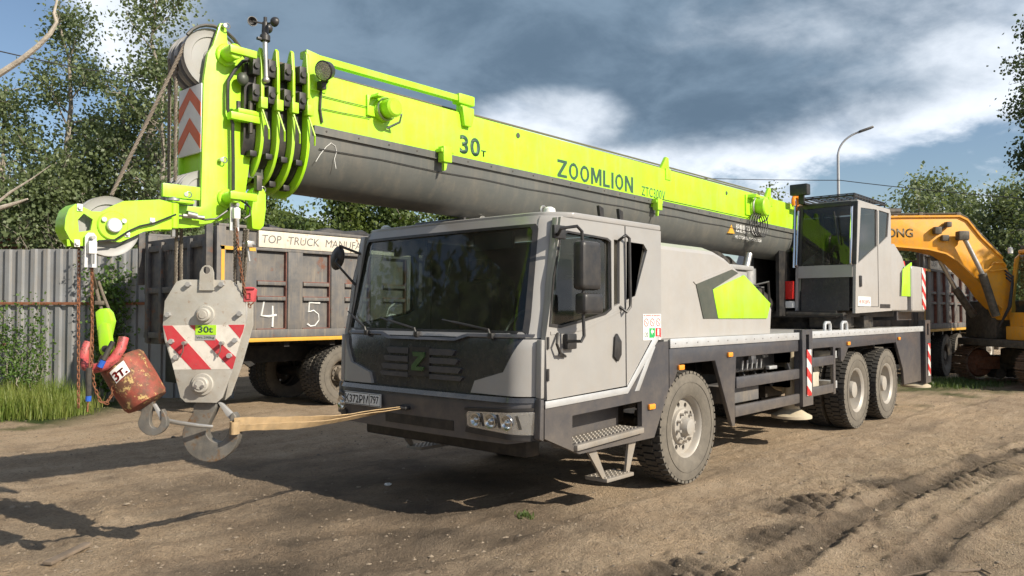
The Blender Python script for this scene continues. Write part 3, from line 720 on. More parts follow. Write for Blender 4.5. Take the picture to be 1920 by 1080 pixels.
# roof: a slab with a rolled edge
rp = []
for k in range(33): y = -1.243+2.486*k/32; rp.append((fx(y, 2.40)+.012, y))
rp += [(-.515, 1.243), (-.515, -1.243)]
cab.prism(rp, 'z', 2.377, 2.43, .02, 3)
cab.box((-.57, -1.19, .95), (-.53, 1.19, 2.37))          # back wall
cab.box((-2.1, -1.15, .94), (-.6, 1.15, .98))             # floor
CAB = cab.build('driver_cab', 'cabgrey', CR)
# side: door and quarter panel
ylist = {}
def cab_side(s):
    a, b = sorted((s*1.25, s*1.205)); yy = -1.25
    dwin = xz(yy, (1029, 612), (1036, 520), (1050, 440), (1062, 432), (1138, 446), (1145, 452), (1146, 580), (1135, 590), (1090, 604), (1050, 615))
    dout = [(-2.17, .975), (-2.185, 1.45), (-2.12, 1.75), (-2.0, 2.375), (-1.122, 2.375), (-1.112, 1.01)]
    dwin2 = xz(yy, (1151, 449), (1162, 450.5), (1162, 569), (1151, 575))
    dr = MB().plate(dout, [dwin, dwin2], 'y', a, b).build('door', 'cabgrey', CR)
    MB().prism(dwin2, 'y', s*1.222-.003, s*1.222+.003).build('window_pane', 'blackglass', dr)
    q = .012
    MB().plate([(x-.0+((-1.6-x)*-.0), z) for x, z in dwin], [[(x+(-1.65-x)*.045, z+(1.95-z)*.05) for x, z in dwin]], 'y', s*1.2525-.004, s*1.2525+.004).build('window_seal', 'plastic', dr)
    MB().prism(dwin, 'y', s*1.222-.003, s*1.222+.003).build('window_pane', 'glass', dr)
    qwin = xz(yy, (1173, 452), (1206, 457), (1213, 469), (1190, 556), (1173, 564))
    qo = [(-1.095, 1.01), (-1.105, 2.375), (-.53, 2.375), (-.53, 1.43), (-.665, 1.428), (-1.09, 1.01)]
    qp = MB().plate(qo, [qwin], 'y', a, b).build('rear_quarter_panel', 'cabgrey', CR)
    MB().prism(qwin, 'y', s*1.222-.003, s*1.222+.003).build('window_pane', 'blackglass', qp)
    cx_, cz_ = sum(p[0] for p in qwin)/5, sum(p[1] for p in qwin)/5
    MB().plate([(cx_+(x-cx_)*1.06, cz_+(z-cz_)*1.06) for x, z in qwin], [[(cx_+(x-cx_)*.98, cz_+(z-cz_)*.98) for x, z in qwin]], 'y', s*1.2525-.004, s*1.2525+.004).build('window_seal', 'cabgrey', qp)
    # pressed crease and handle
    MB().box((-1.125, s*1.215-.004, 1.0), (-1.085, s*1.215+.004, 2.37)).build('door_seal', 'plastic', dr)
    for z in (1.12, 1.36): MB().cyl((-2.165, s*1.252, z), (-2.165, s*1.252, z+.09), .013, n=10).build('hinge', 'plastic', dr)
    h = [PY(a_, b_, -1.26) for a_, b_ in ((1152, 632), (1156, 625), (1164, 640), (1164, 665), (1158, 678), (1150, 668))]
    MB().prism([(p.x, p.z) for p in h], 'y', s*1.251, s*1.272, .006).build('door_handle', 'plastic', dr)
    g = [PY(a_, b_, -1.30) for a_, b_ in ((1170, 450), (1169, 444), (1173, 441), (1180, 447), (1182, 560), (1182, 575), (1175, 585), (1171, 575))]
    MB().tube([(g[0].x, s*1.25, g[0].z)]+[(p.x, s*1.30, p.z) for p in g[1:-1]]+[(g[-1].x, s*1.25, g[-1].z)], .013, 8).build('grab_rail', 'plastic', qp)
    # waist crease below the glass
    MB().prism(xz(yy, (1032, 622), (1095, 612), (1166, 578), (1166, 583), (1096, 619), (1032, 628)), 'y', s*1.2495, s*1.2555).build('door_crease', 'cabgrey', dr)
    # bar behind the door glass
    MB().tube([(-1.38, s*1.215, 1.66), (-1.37, s*1.215, 2.28)], .012, 6).build('window_guide', 'plastic', dr)
side_pair(cab_side)
# screen, lower front, grille
wsp = [(-1.10, 1.475), (1.10, 1.475), (1.10, 1.6), (1.065, 2.29), (1.04, 2.325), (-1.04, 2.325), (-1.065, 2.29), (-1.10, 1.6)]
WS = MB().skin(wsp, fo(.014), .006).build('windscreen', 'glass', CR)
ctr = (0, 1.9); MB_ = MB()
def shr(p, k): return (ctr[0]+(p[0]-ctr[0])*k, ctr[1]+(p[1]-ctr[1])*(k-.02*(k < 1)))
for i in range(len(wsp)):
    j = (i+1) % len(wsp); MB_.skin([shr(wsp[i], 1.012), shr(wsp[j], 1.012), shr(wsp[j], .975), shr(wsp[i], .975)], fo(-.003), .012)
MB_.build('windscreen_seal', 'plastic', WS)
def wiper(y0, y1, z1):
    mb = MB(); p = [V((fx(y0, 1.46)-.03, y0, 1.455)), V((fx(y0, 1.5)-.04, y0+.02, 1.50)), V((fx(y1, z1)-.02, y1, z1))]
    mb.tube(p, .010, 6); mb.box((fx(y0, 1.46)-.04, y0-.025, 1.43), (fx(y0, 1.46)+.02, y0+.025, 1.475), .008)
    d = (p[2]-p[1]).normalized(); mb.tube([p[1]+d*.15, p[1]+d*.4, p[2]+d*.12], .007, 5); mb.build('wiper', 'plastic', WS)
wiper(-.80, -.35, 1.56); wiper(.05, .48, 1.57); wiper(.75, 1.02, 1.60)
LOW = MB().skin([(-1.0, .985), (1.0, .985), (1.02, 1.2), (1.19, 1.40), (1.16, 1.455), (.52, 1.455), (.40, 1.425), (-.40, 1.425), (-.52, 1.455), (-1.16, 1.455), (-1.19, 1.40), (-1.02, 1.2)], fo(.012), .04).build('front_panel', 'darkgloss', CR)
MB().skin([(-.55, 1.445), (-.42, 1.408), (.42, 1.408), (.55, 1.445), (1.15, 1.448), (1.15, 1.47), (.53, 1.468), (.41, 1.432), (-.41, 1.432), (-.53, 1.468), (-1.15, 1.47), (-1.15, 1.448)], fo(-.012), .04).build('panel_lip', 'darkgrey', LOW)
def corner(s):
    MB().skin([(s*.62, 1.005), (s*1.2, 1.0), (s*1.207, 1.43), (s*1.10, 1.43), (s*.95, 1.18), (s*.66, 1.10)], fo(-.018), .06, .035).build('corner_cover', 'cabgrey', CR)
    a, b = sorted((s*1.19, s*1.243)); MB().prism([(-2.235, .99), (-2.195, .99), (-2.185, 1.43), (-2.225, 1.43)], 'y', a, b, .01).build('corner_cover', 'cabgrey', CR)
    MB().prism([(-2.16, 1.44), (-2.13, 1.44), (-1.955, 2.375), (-2.01, 2.375)], 'y', *sorted((s*1.17, s*1.225)), .008).build('corner_post', 'cabgrey', CAB)
side_pair(corner)
for s in (-1, 1):
    for k, (za, zb) in enumerate(((1.285, 1.335), (1.215, 1.262), (1.145, 1.192), (1.085, 1.125))):
        yi = s*.135; yo = s*(.40, .44, .47, .49)[k]
        MB().skin([(yi, za), (yo-s*.0, za), (yo+s*.03, zb-.01), (yo, zb), (yi, zb)], fo(-.012 if k < 3 else -.008), .03, .2).build('grille_slat', 'darkgrey', LOW)
MB().skin([(-.13, 1.10), (.13, 1.10), (.13, 1.345), (-.13, 1.345)], fo(-.006), .02).build('grille_plate', 'black', LOW)
zp = [(.075, .09), (.075, .055), (.02, .055), (-.075, -.03), (-.075, -.09), (.06, -.09), (.075, -.055), (-.015, -.055), (.075, .02), (.075, .09)]
zg = [(.82*y_, .82*z_) for y_, z_ in [(-.085, .095), (.095, .095), (.095, .045), (-.02, -.055), (.095, -.055), (.075, -.095), (-.095, -.095), (-.095, -.045), (.015, .05), (-.07, .05)]]
MB().skin([(-y, 1.225+z) for y, z in zg], fo(-.022), .016, .3).build('emblem', 'emblem', LOW, label='green angular Z emblem on the grille')
# bumper
BU = MB().skin([(-1.205, .675), (-1.0, .64), (1.0, .64), (1.205, .675), (1.205, .97), (1.0, .985), (-1.0, .985), (-1.205, .97)], fo(-.022), .08, .045).build('bumper', 'darkgrey', CR)
MB().skin([(-1.2, .955), (1.2, .955), (1.2, .992), (-1.2, .992)], fo(-.040), .05, .045).build('bumper_lip', 'darkgloss', BU)
MB().skin([(-.45, .69), (.40, .69), (.40, .77), (-.45, .77)], fo(-.026), .01).build('bumper_slot', 'black', BU)
def bside(s):
    a, b = sorted((s*1.19, s*1.252)); MB().prism([(-2.26, .69), (-2.21, .67), (-2.205, .985), (-2.245, .985)], 'y', a, b, .012).build('bumper_corner', 'darkgrey', BU)
side_pair(bside)
def headlamp(s):
    yi = .62 if s < 0 else .985      # the inner part of the far lamp unit is blanked off behind the number plate
    poly = [(s*(yi+.02), .745), (s*1.185, .715), (s*1.20, .73), (s*1.20, .88), (s*1.185, .89), (s*(yi+.02), .865), (s*yi, .85), (s*yi, .76)]
    HL = MB().skin(poly, fo(-.046), .03, .045).build('headlamp', 'lampsilver', BU)
    mb = MB()
    for yy, r in ((.72, .045), (.87, .052), (1.03, .052)):
        if yy < yi: continue
        z = .805; mb.ring([(r+.006, 0), (r+.006, -.014), (r, -.014), (r*.55, 0)], (fx(yy, z)-.049, s*yy, z), (1, 0, 0), 20); mb.lathe([(r*.45, 0), (r*.40, -.010), (r*.22, -.016), (0, -.018)], (fx(yy, z)-.049, s*yy, z), (1, 0, 0), 16)
    mb.build('reflector', 'chrome', BU)
    for y0, y1 in ((.785, .80), (.945, .965), (1.11, 1.125)):
      if y0 > yi: MB().skin([(s*y0, .76), (s*y1, .76), (s*(y1-.02), .86), (s*(y0-.02), .86)], fo(-.052), .006).build('lamp_divider', 'plastic', BU)
    MB().skin(poly, fo(-.072), .004, .045).build('lamp_lens', 'clear', BU)
    MB().skin([(s*(yi-.02), .70), (s*1.203, .67), (s*1.203, .715), (s*(yi-.01), .742)], fo(-.050), .03, .045).build('lamp_bezel', 'plastic', BU)
    MB().skin([(s*(yi-.02), .87), (s*1.203, .897), (s*1.203, .92), (s*(yi-.02), .89)], fo(-.050), .03, .045).build('lamp_bezel', 'plastic', BU)
side_pair(headlamp)
px_ = fx(.42, .865)-.052
NP = MB().box((px_-.004, .42, .808), (px_+.004, .94, .922), .001).build('number_plate', 'white', BU)
MB().plate([(.424, .812), (.936, .812), (.936, .918), (.424, .918)], [[(.429, .817), (.931, .817), (.931, .913), (.429, .913)]], 'x', px_-.0055, px_-.004).build('plate_border', 'black', NP)
text('plate_lettering', 'К372РМ', 'black', NP, (px_-.004, .925, .825), -Y3, Z3, .335, .075, bold=.012)
text('plate_lettering', '797', 'black', NP, (px_-.004, .562, .835), -Y3, Z3, .115, .066, bold=.012)
MB().box((px_-.006, .572, .815), (px_-.003, .576, .915)).build('plate_divider', 'black', NP)
eye = PX(757, 764, -2.40); MB().tube([(eye.x+.06, eye.y-.05, eye.z), (eye.x-.03, eye.y-.05, eye.z), (eye.x-.05, eye.y, eye.z), (eye.x-.03, eye.y+.05, eye.z), (eye.x+.06, eye.y+.05, eye.z)], .018, 8).build('tow_eye', 'plastic', BU)
MB().box((-2.12, -1.0, .50), (-1.95, 1.0, .95), .03).build('front_crossmember', 'black', CR)
# mirrors
def mirror_near():
    y = -1.45; e = MB()
    p = lambda a, b: PY(a, b, y)
    c0, c1 = p(1081, 450), p(1127, 545)
    A = MB().tube([tuple(PY(1046, 440, -1.27)), tuple(PY(1052, 428, -1.36)), tuple(p(1082, 424)), tuple(p(1091, 434)), tuple(p(1093, 470)), tuple(p(1094, 600)), tuple(p(1095, 630)), tuple(p(1090, 640)), tuple(PY(1072, 640, -1.36)), tuple(PY(1062, 640, -1.27))], .013, 8)
    A.box(tuple(PY(1040, 446, -1.27)), tuple(V(PY(1056, 424, -1.24))+V((0, .0, 0))), .008)
    a = PY(1055, 655, -1.25); A.box((a.x, -1.30, a.z), (a.x+.12, -1.252, a.z+.12), .012)
    ar = A.build('mirror_arm', 'plastic', CR)
    MB().box((c0.x+.02, y-.05, c1.z), (c1.x-.05, y+.06, c0.z), .042, seg=4).build('mirror', 'plastic', ar)
    d0, d1 = p(1085, 549), p(1129, 589); MB().box((d0.x+.02, y-.05, d1.z), (d1.x-.04, y+.06, d0.z), .036, seg=4).build('wide_angle_mirror', 'plastic', ar)
    t = MB().tube([tuple(PY(1046, 625, -1.262)), tuple(PY(1044, 645, -1.30)), tuple(PY(1050, 662, -1.30)), tuple(PY(1060, 668, -1.262))], .012, 6).build('mirror_stay', 'plastic', ar)
mirror_near()
def mirror_far():
    A = MB(); q = PY(633, 484, 1.45); A.tube([(-2.02, 1.2, 2.2), (-2.2, 1.32, 2.28), (q.x+.03, 1.45, 2.28), (q.x+.01, 1.45, q.z+.1)], .013, 8); A.tube([(-2.1, 1.2, 1.9), (-2.22, 1.36, 2.12), (q.x+.02, 1.45, 2.2)], .012, 8); ar = A.build('mirror_arm', 'plastic', CR)
    m = MB(); m.sphere((0, 0, 0), .1, 20, 10, (.45, .95, 1.25)); m.v = [tuple(Matrix.Rotation(RAD(28), 3, 'X') @ V(v)+q) for v in m.v]; m.build('mirror', 'plastic', ar)
mirror_far()
# roof fittings
rf = MB().lathe([(.055, 0), (.055, .02), (.045, .03), (0, .03)], tuple(PY(1186, 411, -.55))[:2]+(2.43,), Z3, 20).build('beacon_base', 'black', CAB)
bq = PY(1186, 411, -.55); MB().lathe([(.052, 0), (.05, .06), (.04, .085), (0, .095)], (bq.x, -.55, 2.46), Z3, 20).build('beacon', 'orange', CAB)
for px, yy in ((1019, -.95), (905, -.1)):
    q = PY(px, 393, yy); MB().tube([(q.x+.035*math.cos(t), yy, 2.463+.035*math.sin(t)) for t in np.linspace(0, 2*math.pi, 16, endpoint=False)], .010, 6, True).build('lifting_eye', 'steel', CAB)
for yy in (-1.08, .95): MB().lathe([(.05, 0), (.045, .03), (.02, .045), (0, .047)], (-1.93, yy, 2.428), Z3, 16).build('clearance_lamp', 'white', CAB)
vt = MB().tube([(-1.9, -.1, 2.46), (-1.85, .2, 2.465), (-1.75, .75, 2.46)], .014, 6); vt.box((-1.75, .25, 2.425), (-1.35, .75, 2.50), .02); vt.build('roof_cable', 'plastic', CAB)
for x in (-.82, -.5):
    MB().prism([(x, 2.42), (x+.05, 2.42), (x+.03, 2.6), (x-.04, 2.62)], 'y', -.8, -.77).build('roof_bracket', 'black', CAB)
# interior
it = MB()
for y in (-.62, .62):
    it.box((-1.5, y-.25, 1.18), (-1.0, y+.25, 1.32), .05); it.box((-1.05, y-.25, 1.3), (-.9, y+.25, 1.95), .05); it.box((-1.02, y-.14, 1.97), (-.92, y+.14, 2.18), .04)
it.build('seats', 'seat', CAB)
ds = MB().prism([(-2.22, 1.0), (-2.25, 1.42), (-2.05, 1.46), (-1.8, 1.38), (-1.78, 1.0)], 'y', -1.1, 1.1, .03)
ds.tube([(-1.85, -.62, 1.35), (-1.72, -.62, 1.46)], .03, 8); ds.build('dashboard', 'interior', CAB)
sw = MB(); R_ = Matrix.Rotation(RAD(-55), 3, 'Y')
sw.tube([tuple(R_ @ V((.21*math.cos(t), .21*math.sin(t), 0))+V((-1.70, -.62, 1.49))) for t in np.linspace(0, 2*math.pi, 24, endpoint=False)], .017, 8, True)
for t in (0, 2.1, 4.2): sw.tube([(-1.70, -.62, 1.49), tuple(R_ @ V((.2*math.cos(t), .2*math.sin(t), 0))+V((-1.70, -.62, 1.49)))], .014, 6)
sw.build('steering_wheel', 'plastic', CAB)
MB().box((-.62, -1.15, 1.0), (-.585, 1.15, 2.35)).build('rear_trim', 'interior', CAB)
MB().box((-2.0, -.75, 2.16), (-1.97, -.3, 2.3), .01).box((-2.0, .3, 2.16), (-1.97, .75, 2.3), .01).build('sun_visor', 'interior', CAB)
# safety sticker
q0, q1 = PY(1199, 589, -1.25), PY(1232, 637, -1.25); wS, hS = q1.x-q0.x, q0.z-q1.z
q0.x, wS = -.84, .30; zb = q1.z
ST = MB().box((q0.x, -1.2535, zb), (q0.x+wS, -1.2495, zb+hS)).build('safety_sticker', 'white', CR)
MB().box((q0.x+.10, -1.2545, zb+.02), (q0.x+.195, -1.2525, zb+hS*.46)).build('green_field', 'green_sign', ST)
MB().box((q0.x+.205, -1.2545, zb+.02), (q0.x+.295, -1.2525, zb+hS*.46)).build('red_field', 'red_sign', ST)
MB().prism([(q0.x+.125, zb+.075), (q0.x+.15, zb+.105), (q0.x+.15, zb+.085), (q0.x+.175, zb+.085), (q0.x+.175, zb+.065), (q0.x+.15, zb+.065), (q0.x+.15, zb+.045)], 'y', -1.2555, -1.2542).build('arrow', 'white', ST)
MB().box((q0.x+.235, -1.2555, zb+.04), (q0.x+.265, -1.2542, zb+.10)).build('extinguisher_symbol', 'white', ST)
sy = MB()
for k in range(3): sy.ring([(.030, 0), (.036, 0), (.036, .002), (.030, .002)], (q0.x+.05+k*.1, -1.2535, zb+hS*.68), (0, -1, 0), 20); sy.box((q0.x+.028+k*.1, -1.2552, zb+hS*.68-.003), (q0.x+.072+k*.1, -1.2538, zb+hS*.68+.003), R=Matrix.Rotation(RAD(40), 3, 'Y'))
sy.build('prohibition_symbol', 'red_sign', ST)
text('sticker_lettering', 'НЕ КУРИТЬ НЕ ВХОДИТЬ', 'red_sign', ST, (q0.x+.01, -1.2535, zb+hS*.9), X3, Z3, .28, .018)
text('sticker_lettering', '120', 'ink', ST, (q0.x+.012, -1.2535, zb+.03), X3, Z3, .07, .04)
# --- engine cover behind the cab
MB().box((-.50, -1.12, 1.386), (-.36, 1.12, 2.27), .02).build('air_intake_panel', 'boomband', CR)
EP = [(-.35, 1.388), (-.35, 2.28), (.72, 2.28), (.98, 2.22), (1.45, 2.04), (2.12, 1.72), (2.08, 1.388)]
ec = MB(); nE = len(EP)
cxE, czE = .8, 1.6
inn = [(-.33, 1.388), (-.33, 2.31), (.66, 2.31), (.92, 2.25), (1.38, 2.07), (2.05, 1.74), (2.02, 1.388)]
def loft(rings):
    vs = [q for r in rings for q in r]; n = len(rings[0]); fs = []
    for i in range(len(rings)-1):
        for j in range(n): fs.append((i*n+j, i*n+(j+1) % n, (i+1)*n+(j+1) % n, (i+1)*n+j))
    fs.append(tuple(range(n))); fs.append(tuple((len(rings)-1)*n+j for j in range(n))); return vs, fs
ec.add(*loft([[(x, -1.13, z-.05 if z > 1.5 else z) for x, z in EP], [(x, -1.11, z-.015 if z > 1.5 else z) for x, z in EP], [(x, -1.02, z) for x, z in inn], [(x, 1.02, z) for x, z in inn], [(x, 1.11, z-.015 if z > 1.5 else z) for x, z in EP], [(x, 1.13, z-.05 if z > 1.5 else z) for x, z in EP]]))
EC = ec.build('engine_cover', 'crgrey', CR, sharp=14)
MB().prism(xz(-1.135, (1305, 533), (1372, 505), (1384, 512), (1338, 541), (1348, 597), (1319, 597)), 'y', -1.139, -1.12).build('cover_panel', 'boomband', EC)
MB().prism(xz(-1.137, (1336, 543), (1395, 516), (1444, 569), (1438, 597), (1346, 597)), 'y', -1.143, -1.12, .003).build('cover_panel', 'lime', EC)
MB().prism(xz(-1.133, (1300, 528), (1372, 500), (1372, 505), (1304, 533)), 'y', -1.138, -1.12).build('cover_crease', 'crgrey', EC)
mc = MB()   # machinery between cover and turntable
mc.box((2.0, -.62, 1.39), (2.6, -.2, 2.16), .03); mc.box((1.9, -.66, 2.16), (2.7, -.15, 2.22), .02); mc.build('oil_cooler', 'sheave', CR)
mc = MB()
for k in range(5): mc.tube([(2.55, -.62+.06*k, 1.95), (2.8+.05*k, -.8+.09*k, 2.02-.07*k), (2.95-.06*k, -.75+.06*k, 1.7), (2.7+.08*k, -.7+.1*k, 1.40)], .016, 8)
mc.stuff('hydraulic_hoses', 'plastic', CR)
mc = MB().cyl((2.9, -.45, 1.39), (2.9, -.45, 2.2), .13, n=20); mc.cyl((2.9, -.45, 2.2), (3.0, -.45, 2.4), .05); mc.build('exhaust_silencer', 'steel', CR)
# --- telescopic boom
def BZ(x): return -.0088*(x+3.6)
def usec(hw, zt, zs, zb, n=14, z_from=None):
    # U-shaped half outline from the top edge round the rounded belly: list of (y,z)
    return [(-hw, zs)]+[(-hw*math.cos(t), zs-(zs-zb)*math.sin(t)) for t in np.linspace(0, math.pi, n)[1:-1]]+[(hw, zs)]
def sweep(prof, xs, closed=True, dz=BZ):
    vs = []; fs = []; n = len(prof)
    for x in xs: vs += [(x, y, z+dz(x)) for y, z in prof]
    for i in range(len(xs)-1):
        for j in range(n if closed else n-1): fs.append((i*n+j, i*n+(j+1) % n, (i+1)*n+(j+1) % n, (i+1)*n+j))
    if closed: fs.append(tuple(range(n))); fs.append(tuple((len(xs)-1)*n+j for j in range(n)))
    return vs, fs
BX0, BX1 = -3.66, 6.9
BW, BT, BS, BB, BM = .29, 3.345, 2.84, 2.50, 2.955
top = [(-BW, BM), (-BW, BT-.03), (-BW+.008, BT-.008), (-BW+.03, BT), (BW-.03, BT), (BW-.008, BT-.008), (BW, BT-.03), (BW, BM)]
BO = MB().add(*sweep(top, np.linspace(BX0, 4.95, 12))).build('boom', 'lime', CR)
bel = [(-BW, BM)]+usec(BW, 0, BS, BB, 20)+[(BW, BM)]
MB().add(*sweep([(y*.9985, z) for y, z in bel], np.linspace(BX0, 6.6, 12))).build('boom_belly', 'boomgrey', BO)
MB().box((4.95, -.28, 2.6), (6.9, .28, 3.28), .03).build('boom_foot', 'dark_steel', BO)
MB().add(*sweep([(-BW-.022, 2.895), (-BW-.022, 2.953), (-BW+.02, 2.953), (-BW+.02, 2.895)], np.linspace(-3.6, 4.9, 8))).build('boom_side_band', 'boomgrey', BO)
bl = MB()
for k in range(30): x = -3.5+k*.285; bl.cyl((x, -BW-.020, 2.925+BZ(x)), (x, -BW-.026, 2.925+BZ(x)), .007, n=8)
bl.stuff('band_bolts', 'dark_steel', BO)
# chalk scrawl left on the belly
MB().tube([tuple(PY(a, b, -.293)) for a, b in ((592, 303), (600, 290), (612, 275), (621, 268), (629, 274), (631, 285), (627, 298), (630, 316))], .0024, 5).build('chalk_mark', 'chalk', BO)
# collars and inner sections
for k in range(4):
    x = -3.65-k*.108; hw = .325-.018*k; zb = 2.455+.018*k; zt = 3.46-.012*k
    U = usec(hw, 0, BS, zb, 22)
    fin = [(hw, 3.0), (hw-.005, 3.28), (hw-.02, zt-.02), (hw-.035, zt), (hw-.055, zt-.02), (hw-.09, 3.33), (-hw+.09, 3.33), (-hw+.055, zt-.02), (-hw+.035, zt), (-hw+.02, zt-.02), (-hw+.005, 3.28), (-hw, 3.0)]
    C_ = MB().prism(U+fin, 'x', x-.018, x+.006, .004).build('section_collar', 'lime_dirty' if k else 'lime', BO)
    if k < 4:
        h2 = .262-.018*k; MB().prism(usec(h2, 0, BS, 2.52+.018*k, 18)+[(h2, 3.30), (-h2, 3.30)], 'x', x-.108, x-.02).build('inner_section', 'black', BO)
    pads = MB()
    for s in (-1, 1):
        for z in (3.04, 3.22): pads.box((x-.085, s*(hw-.03)-.035, z), (x-.03, s*(hw-.03)+.035, z+.12), .01); pads.cyl((x-.06, s*(hw+.0), z+.06), (x-.06, s*(hw+.02), z+.06), .02, n=10)
    for t in np.linspace(.5, 2.64, 4): pads.box((x-.08, -hw*math.cos(t)*.9-.03, BS-(BS-zb)*math.sin(t)*.9-.02), (x-.03, -hw*math.cos(t)*.9+.03, BS-(BS-zb)*math.sin(t)*.9+.02), .006)
    for y in (-.12, 0, .12): pads.box((x-.08, y-.04, 3.31), (x-.035, y+.04, 3.40), .012)
    pads.stuff('wear_pads', 'black', C_)
    # side guide lug
    MB().box((x-.04, -hw-.035, 3.0), (x+.012, -hw+.01, 3.075), .006).build('guide_lug', 'lime_dirty', C_)
    MB().tube([(x-.02, -hw-.02, 2.99), (x+.01, -hw-.05, 2.86), (x+.03, -hw-.02, 2.80)], .007, 6).build('guide_rod', 'lime_dirty', C_)
    if k < 3: MB().box((x-.03, -hw-.02, 3.12), (x-.012, -hw+.03, 3.30), .006).build('collar_rib', 'lime_dirty', C_)
# lettering on the boom side
def btext(body, px0, py0, px1, h, bold=.02, mat='ink'):
    a = PY(px0, py0, -BW); b = PY(px1, py0, -BW); ang = math.atan(-.0088)
    text('boom_lettering', body, mat, BO, (a.x, -BW, a.z), V((1, 0, -.0088)), Z3, b.x-a.x, h, bold=bold, space=1.12)
z_ = lambda px, py: PY(px, py, -BW).z
btext('30', 862, 287, 900, z_(880, 254)-z_(880, 289), .03); btext('т', 902, 293, 911, .055, .02)
def glyphs(word, x0, z0, w_, h):
    def rr(x, z, a, b, r, n=4): return [(cx_+r*math.cos(t), cz_+r*math.sin(t)) for cx_, cz_, t0 in ((x+a-r, z+b-r, 0), (x+r, z+b-r, math.pi/2), (x+r, z+r, math.pi), (x+a-r, z+r, 1.5*math.pi)) for t in np.linspace(t0, t0+math.pi/2, n)]
    GL = {'Z': (.92, [(0, 1), (1, 1), (1, .86), (.36, .17), (1, .17), (1, 0), (0, 0), (0, .14), (.64, .83), (0, .83)]), 'L': (.74, [(0, 1), (.33, 1), (.33, .17), (1, .17), (1, 0), (0, 0)]), 'I': (.25, [(0, 0), (0, 1), (1, 1), (1, 0)]),
          'M': (1.12, [(0, 0), (0, 1), (.27, 1), (.5, .42), (.73, 1), (1, 1), (1, 0), (.79, 0), (.79, .62), (.59, .12), (.41, .12), (.21, .62), (.21, 0)]), 'N': (.98, [(0, 0), (0, 1), (.27, 1), (.76, .36), (.76, 1), (1, 1), (1, 0), (.73, 0), (.24, .64), (.24, 0)])}
    wid = [GL[c][0] if c in GL else .95 for c in word]; gap = .17; tot = sum(wid)+gap*(len(word)-1); sx = w_/tot; x = x0
    for c, wl in zip(word, wid):
        zl = z0-.0088*(x-x0); a = wl*sx
        if c == 'O': m = MB().plate(rr(x, zl, a, h, .085), [rr(x+.24*sx, zl+.17*h, a-.48*sx, h*.66, .04)], 'y', -BW-.0015, -BW+.004)
        else: m = MB().plate([(x+p*a, zl+q*h) for p, q in GL[c][1]], [], 'y', -BW-.0015, -BW+.004)
        m.build('boom_lettering', 'ink', BO); x += (wl+gap)*sx
p_, q_ = PY(1045, 331, -BW), PY(1187, 358, -BW); glyphs('ZOOMLION', p_.x, p_.z, q_.x-p_.x, PY(1045, 298, -BW).z-p_.z); btext('ZTC300V', 1203, 366, 1247, .105, .004)
WN = MB().prism([(p.x, p.z) for p in (PY(1365, 437, -BW), PY(1371, 421, -BW), PY(1377, 438, -BW))], 'y', -BW-.004, -BW+.05).build('warning_triangle', 'yellowline', BO)
a, b = PY(1380, 432, -BW), PY(1426, 440, -BW)
text('boom_warning', '起重臂下严禁站人', 'white', BO, (a.x, -BW, a.z-.02), V((1, 0, -.0088)), Z3, b.x-a.x, .11)
text('boom_warning', 'НЕ СТОЙ ПОД СТРЕЛОЙ', 'white', BO, (a.x-.03, -BW, a.z-.11), V((1, 0, -.0088)), Z3, b.x-a.x+.05, .06)
# rod on top of the boom
r0, r1 = PY(583, 103, -.24), PY(893, 190, -.24)
rz = .09
RD = MB().add(*sweep([(-.275, 3.425), (-.275, 3.468), (-.268, 3.475), (-.222, 3.475), (-.215, 3.468), (-.215, 3.425)], [-3.66, -2.02], dz=lambda x: 0)).build('side_rod', 'lime', BO)
br = MB().box((-2.16, -.29, 3.405), (-1.97, -.20, 3.49), .012); br.box((-2.12, -.27, BT-.05), (-2.04, -.21, 3.41), .004); br.prism([(-2.13, 3.21), (-2.05, 3.21), (-2.02, 3.30), (-2.02, 3.37), (-2.16, 3.37)], 'y', -.33, -.285, .005);  br.build('rod_bracket', 'lime', BO)
MB().prism([(-3.66, 3.2), (-3.5, 3.2), (-3.46, 3.33), (-3.52, 3.46), (-3.66, 3.48)], 'y', -.30, -.27, .005).build('rod_bracket', 'lime', BO)
# work lamp
lq = PY(612, 132, -.42)
WL = MB().lathe([(.0, .05), (.03, .05), (.06, .02), (.068, -.03), (.072, -.035), (.064, -.04), (0, -.036)], lq, V((.75, .25, .3)), 24).build('work_lamp', 'plastic', BO)
MB().lathe([(.062, -.0405), (.04, -.040), (0, -.040)], lq, V((.75, .25, .3)), 20).build('lamp_reflector', 'lampsilver', WL)
MB().lathe([(.062, -.0425), (.03, -.047), (0, -.049)], lq, V((.75, .25, .3)), 20).build('lamp_lens', 'clear', WL)
MB().tube([tuple(lq+V((.02, .03, -.05))), tuple(PY(614, 152, -.36)), tuple(PY(602, 168, -.30)), tuple(PY(600, 205, -.30)), tuple(PY(604, 230, -.30))], .010, 6).box(tuple(PY(605, 160, -.34)-V((.02, .02, .03))), tuple(PY(605, 160, -.34)+V((.02, .05, .03))), .005).build('lamp_stalk', 'dark_steel', WL)
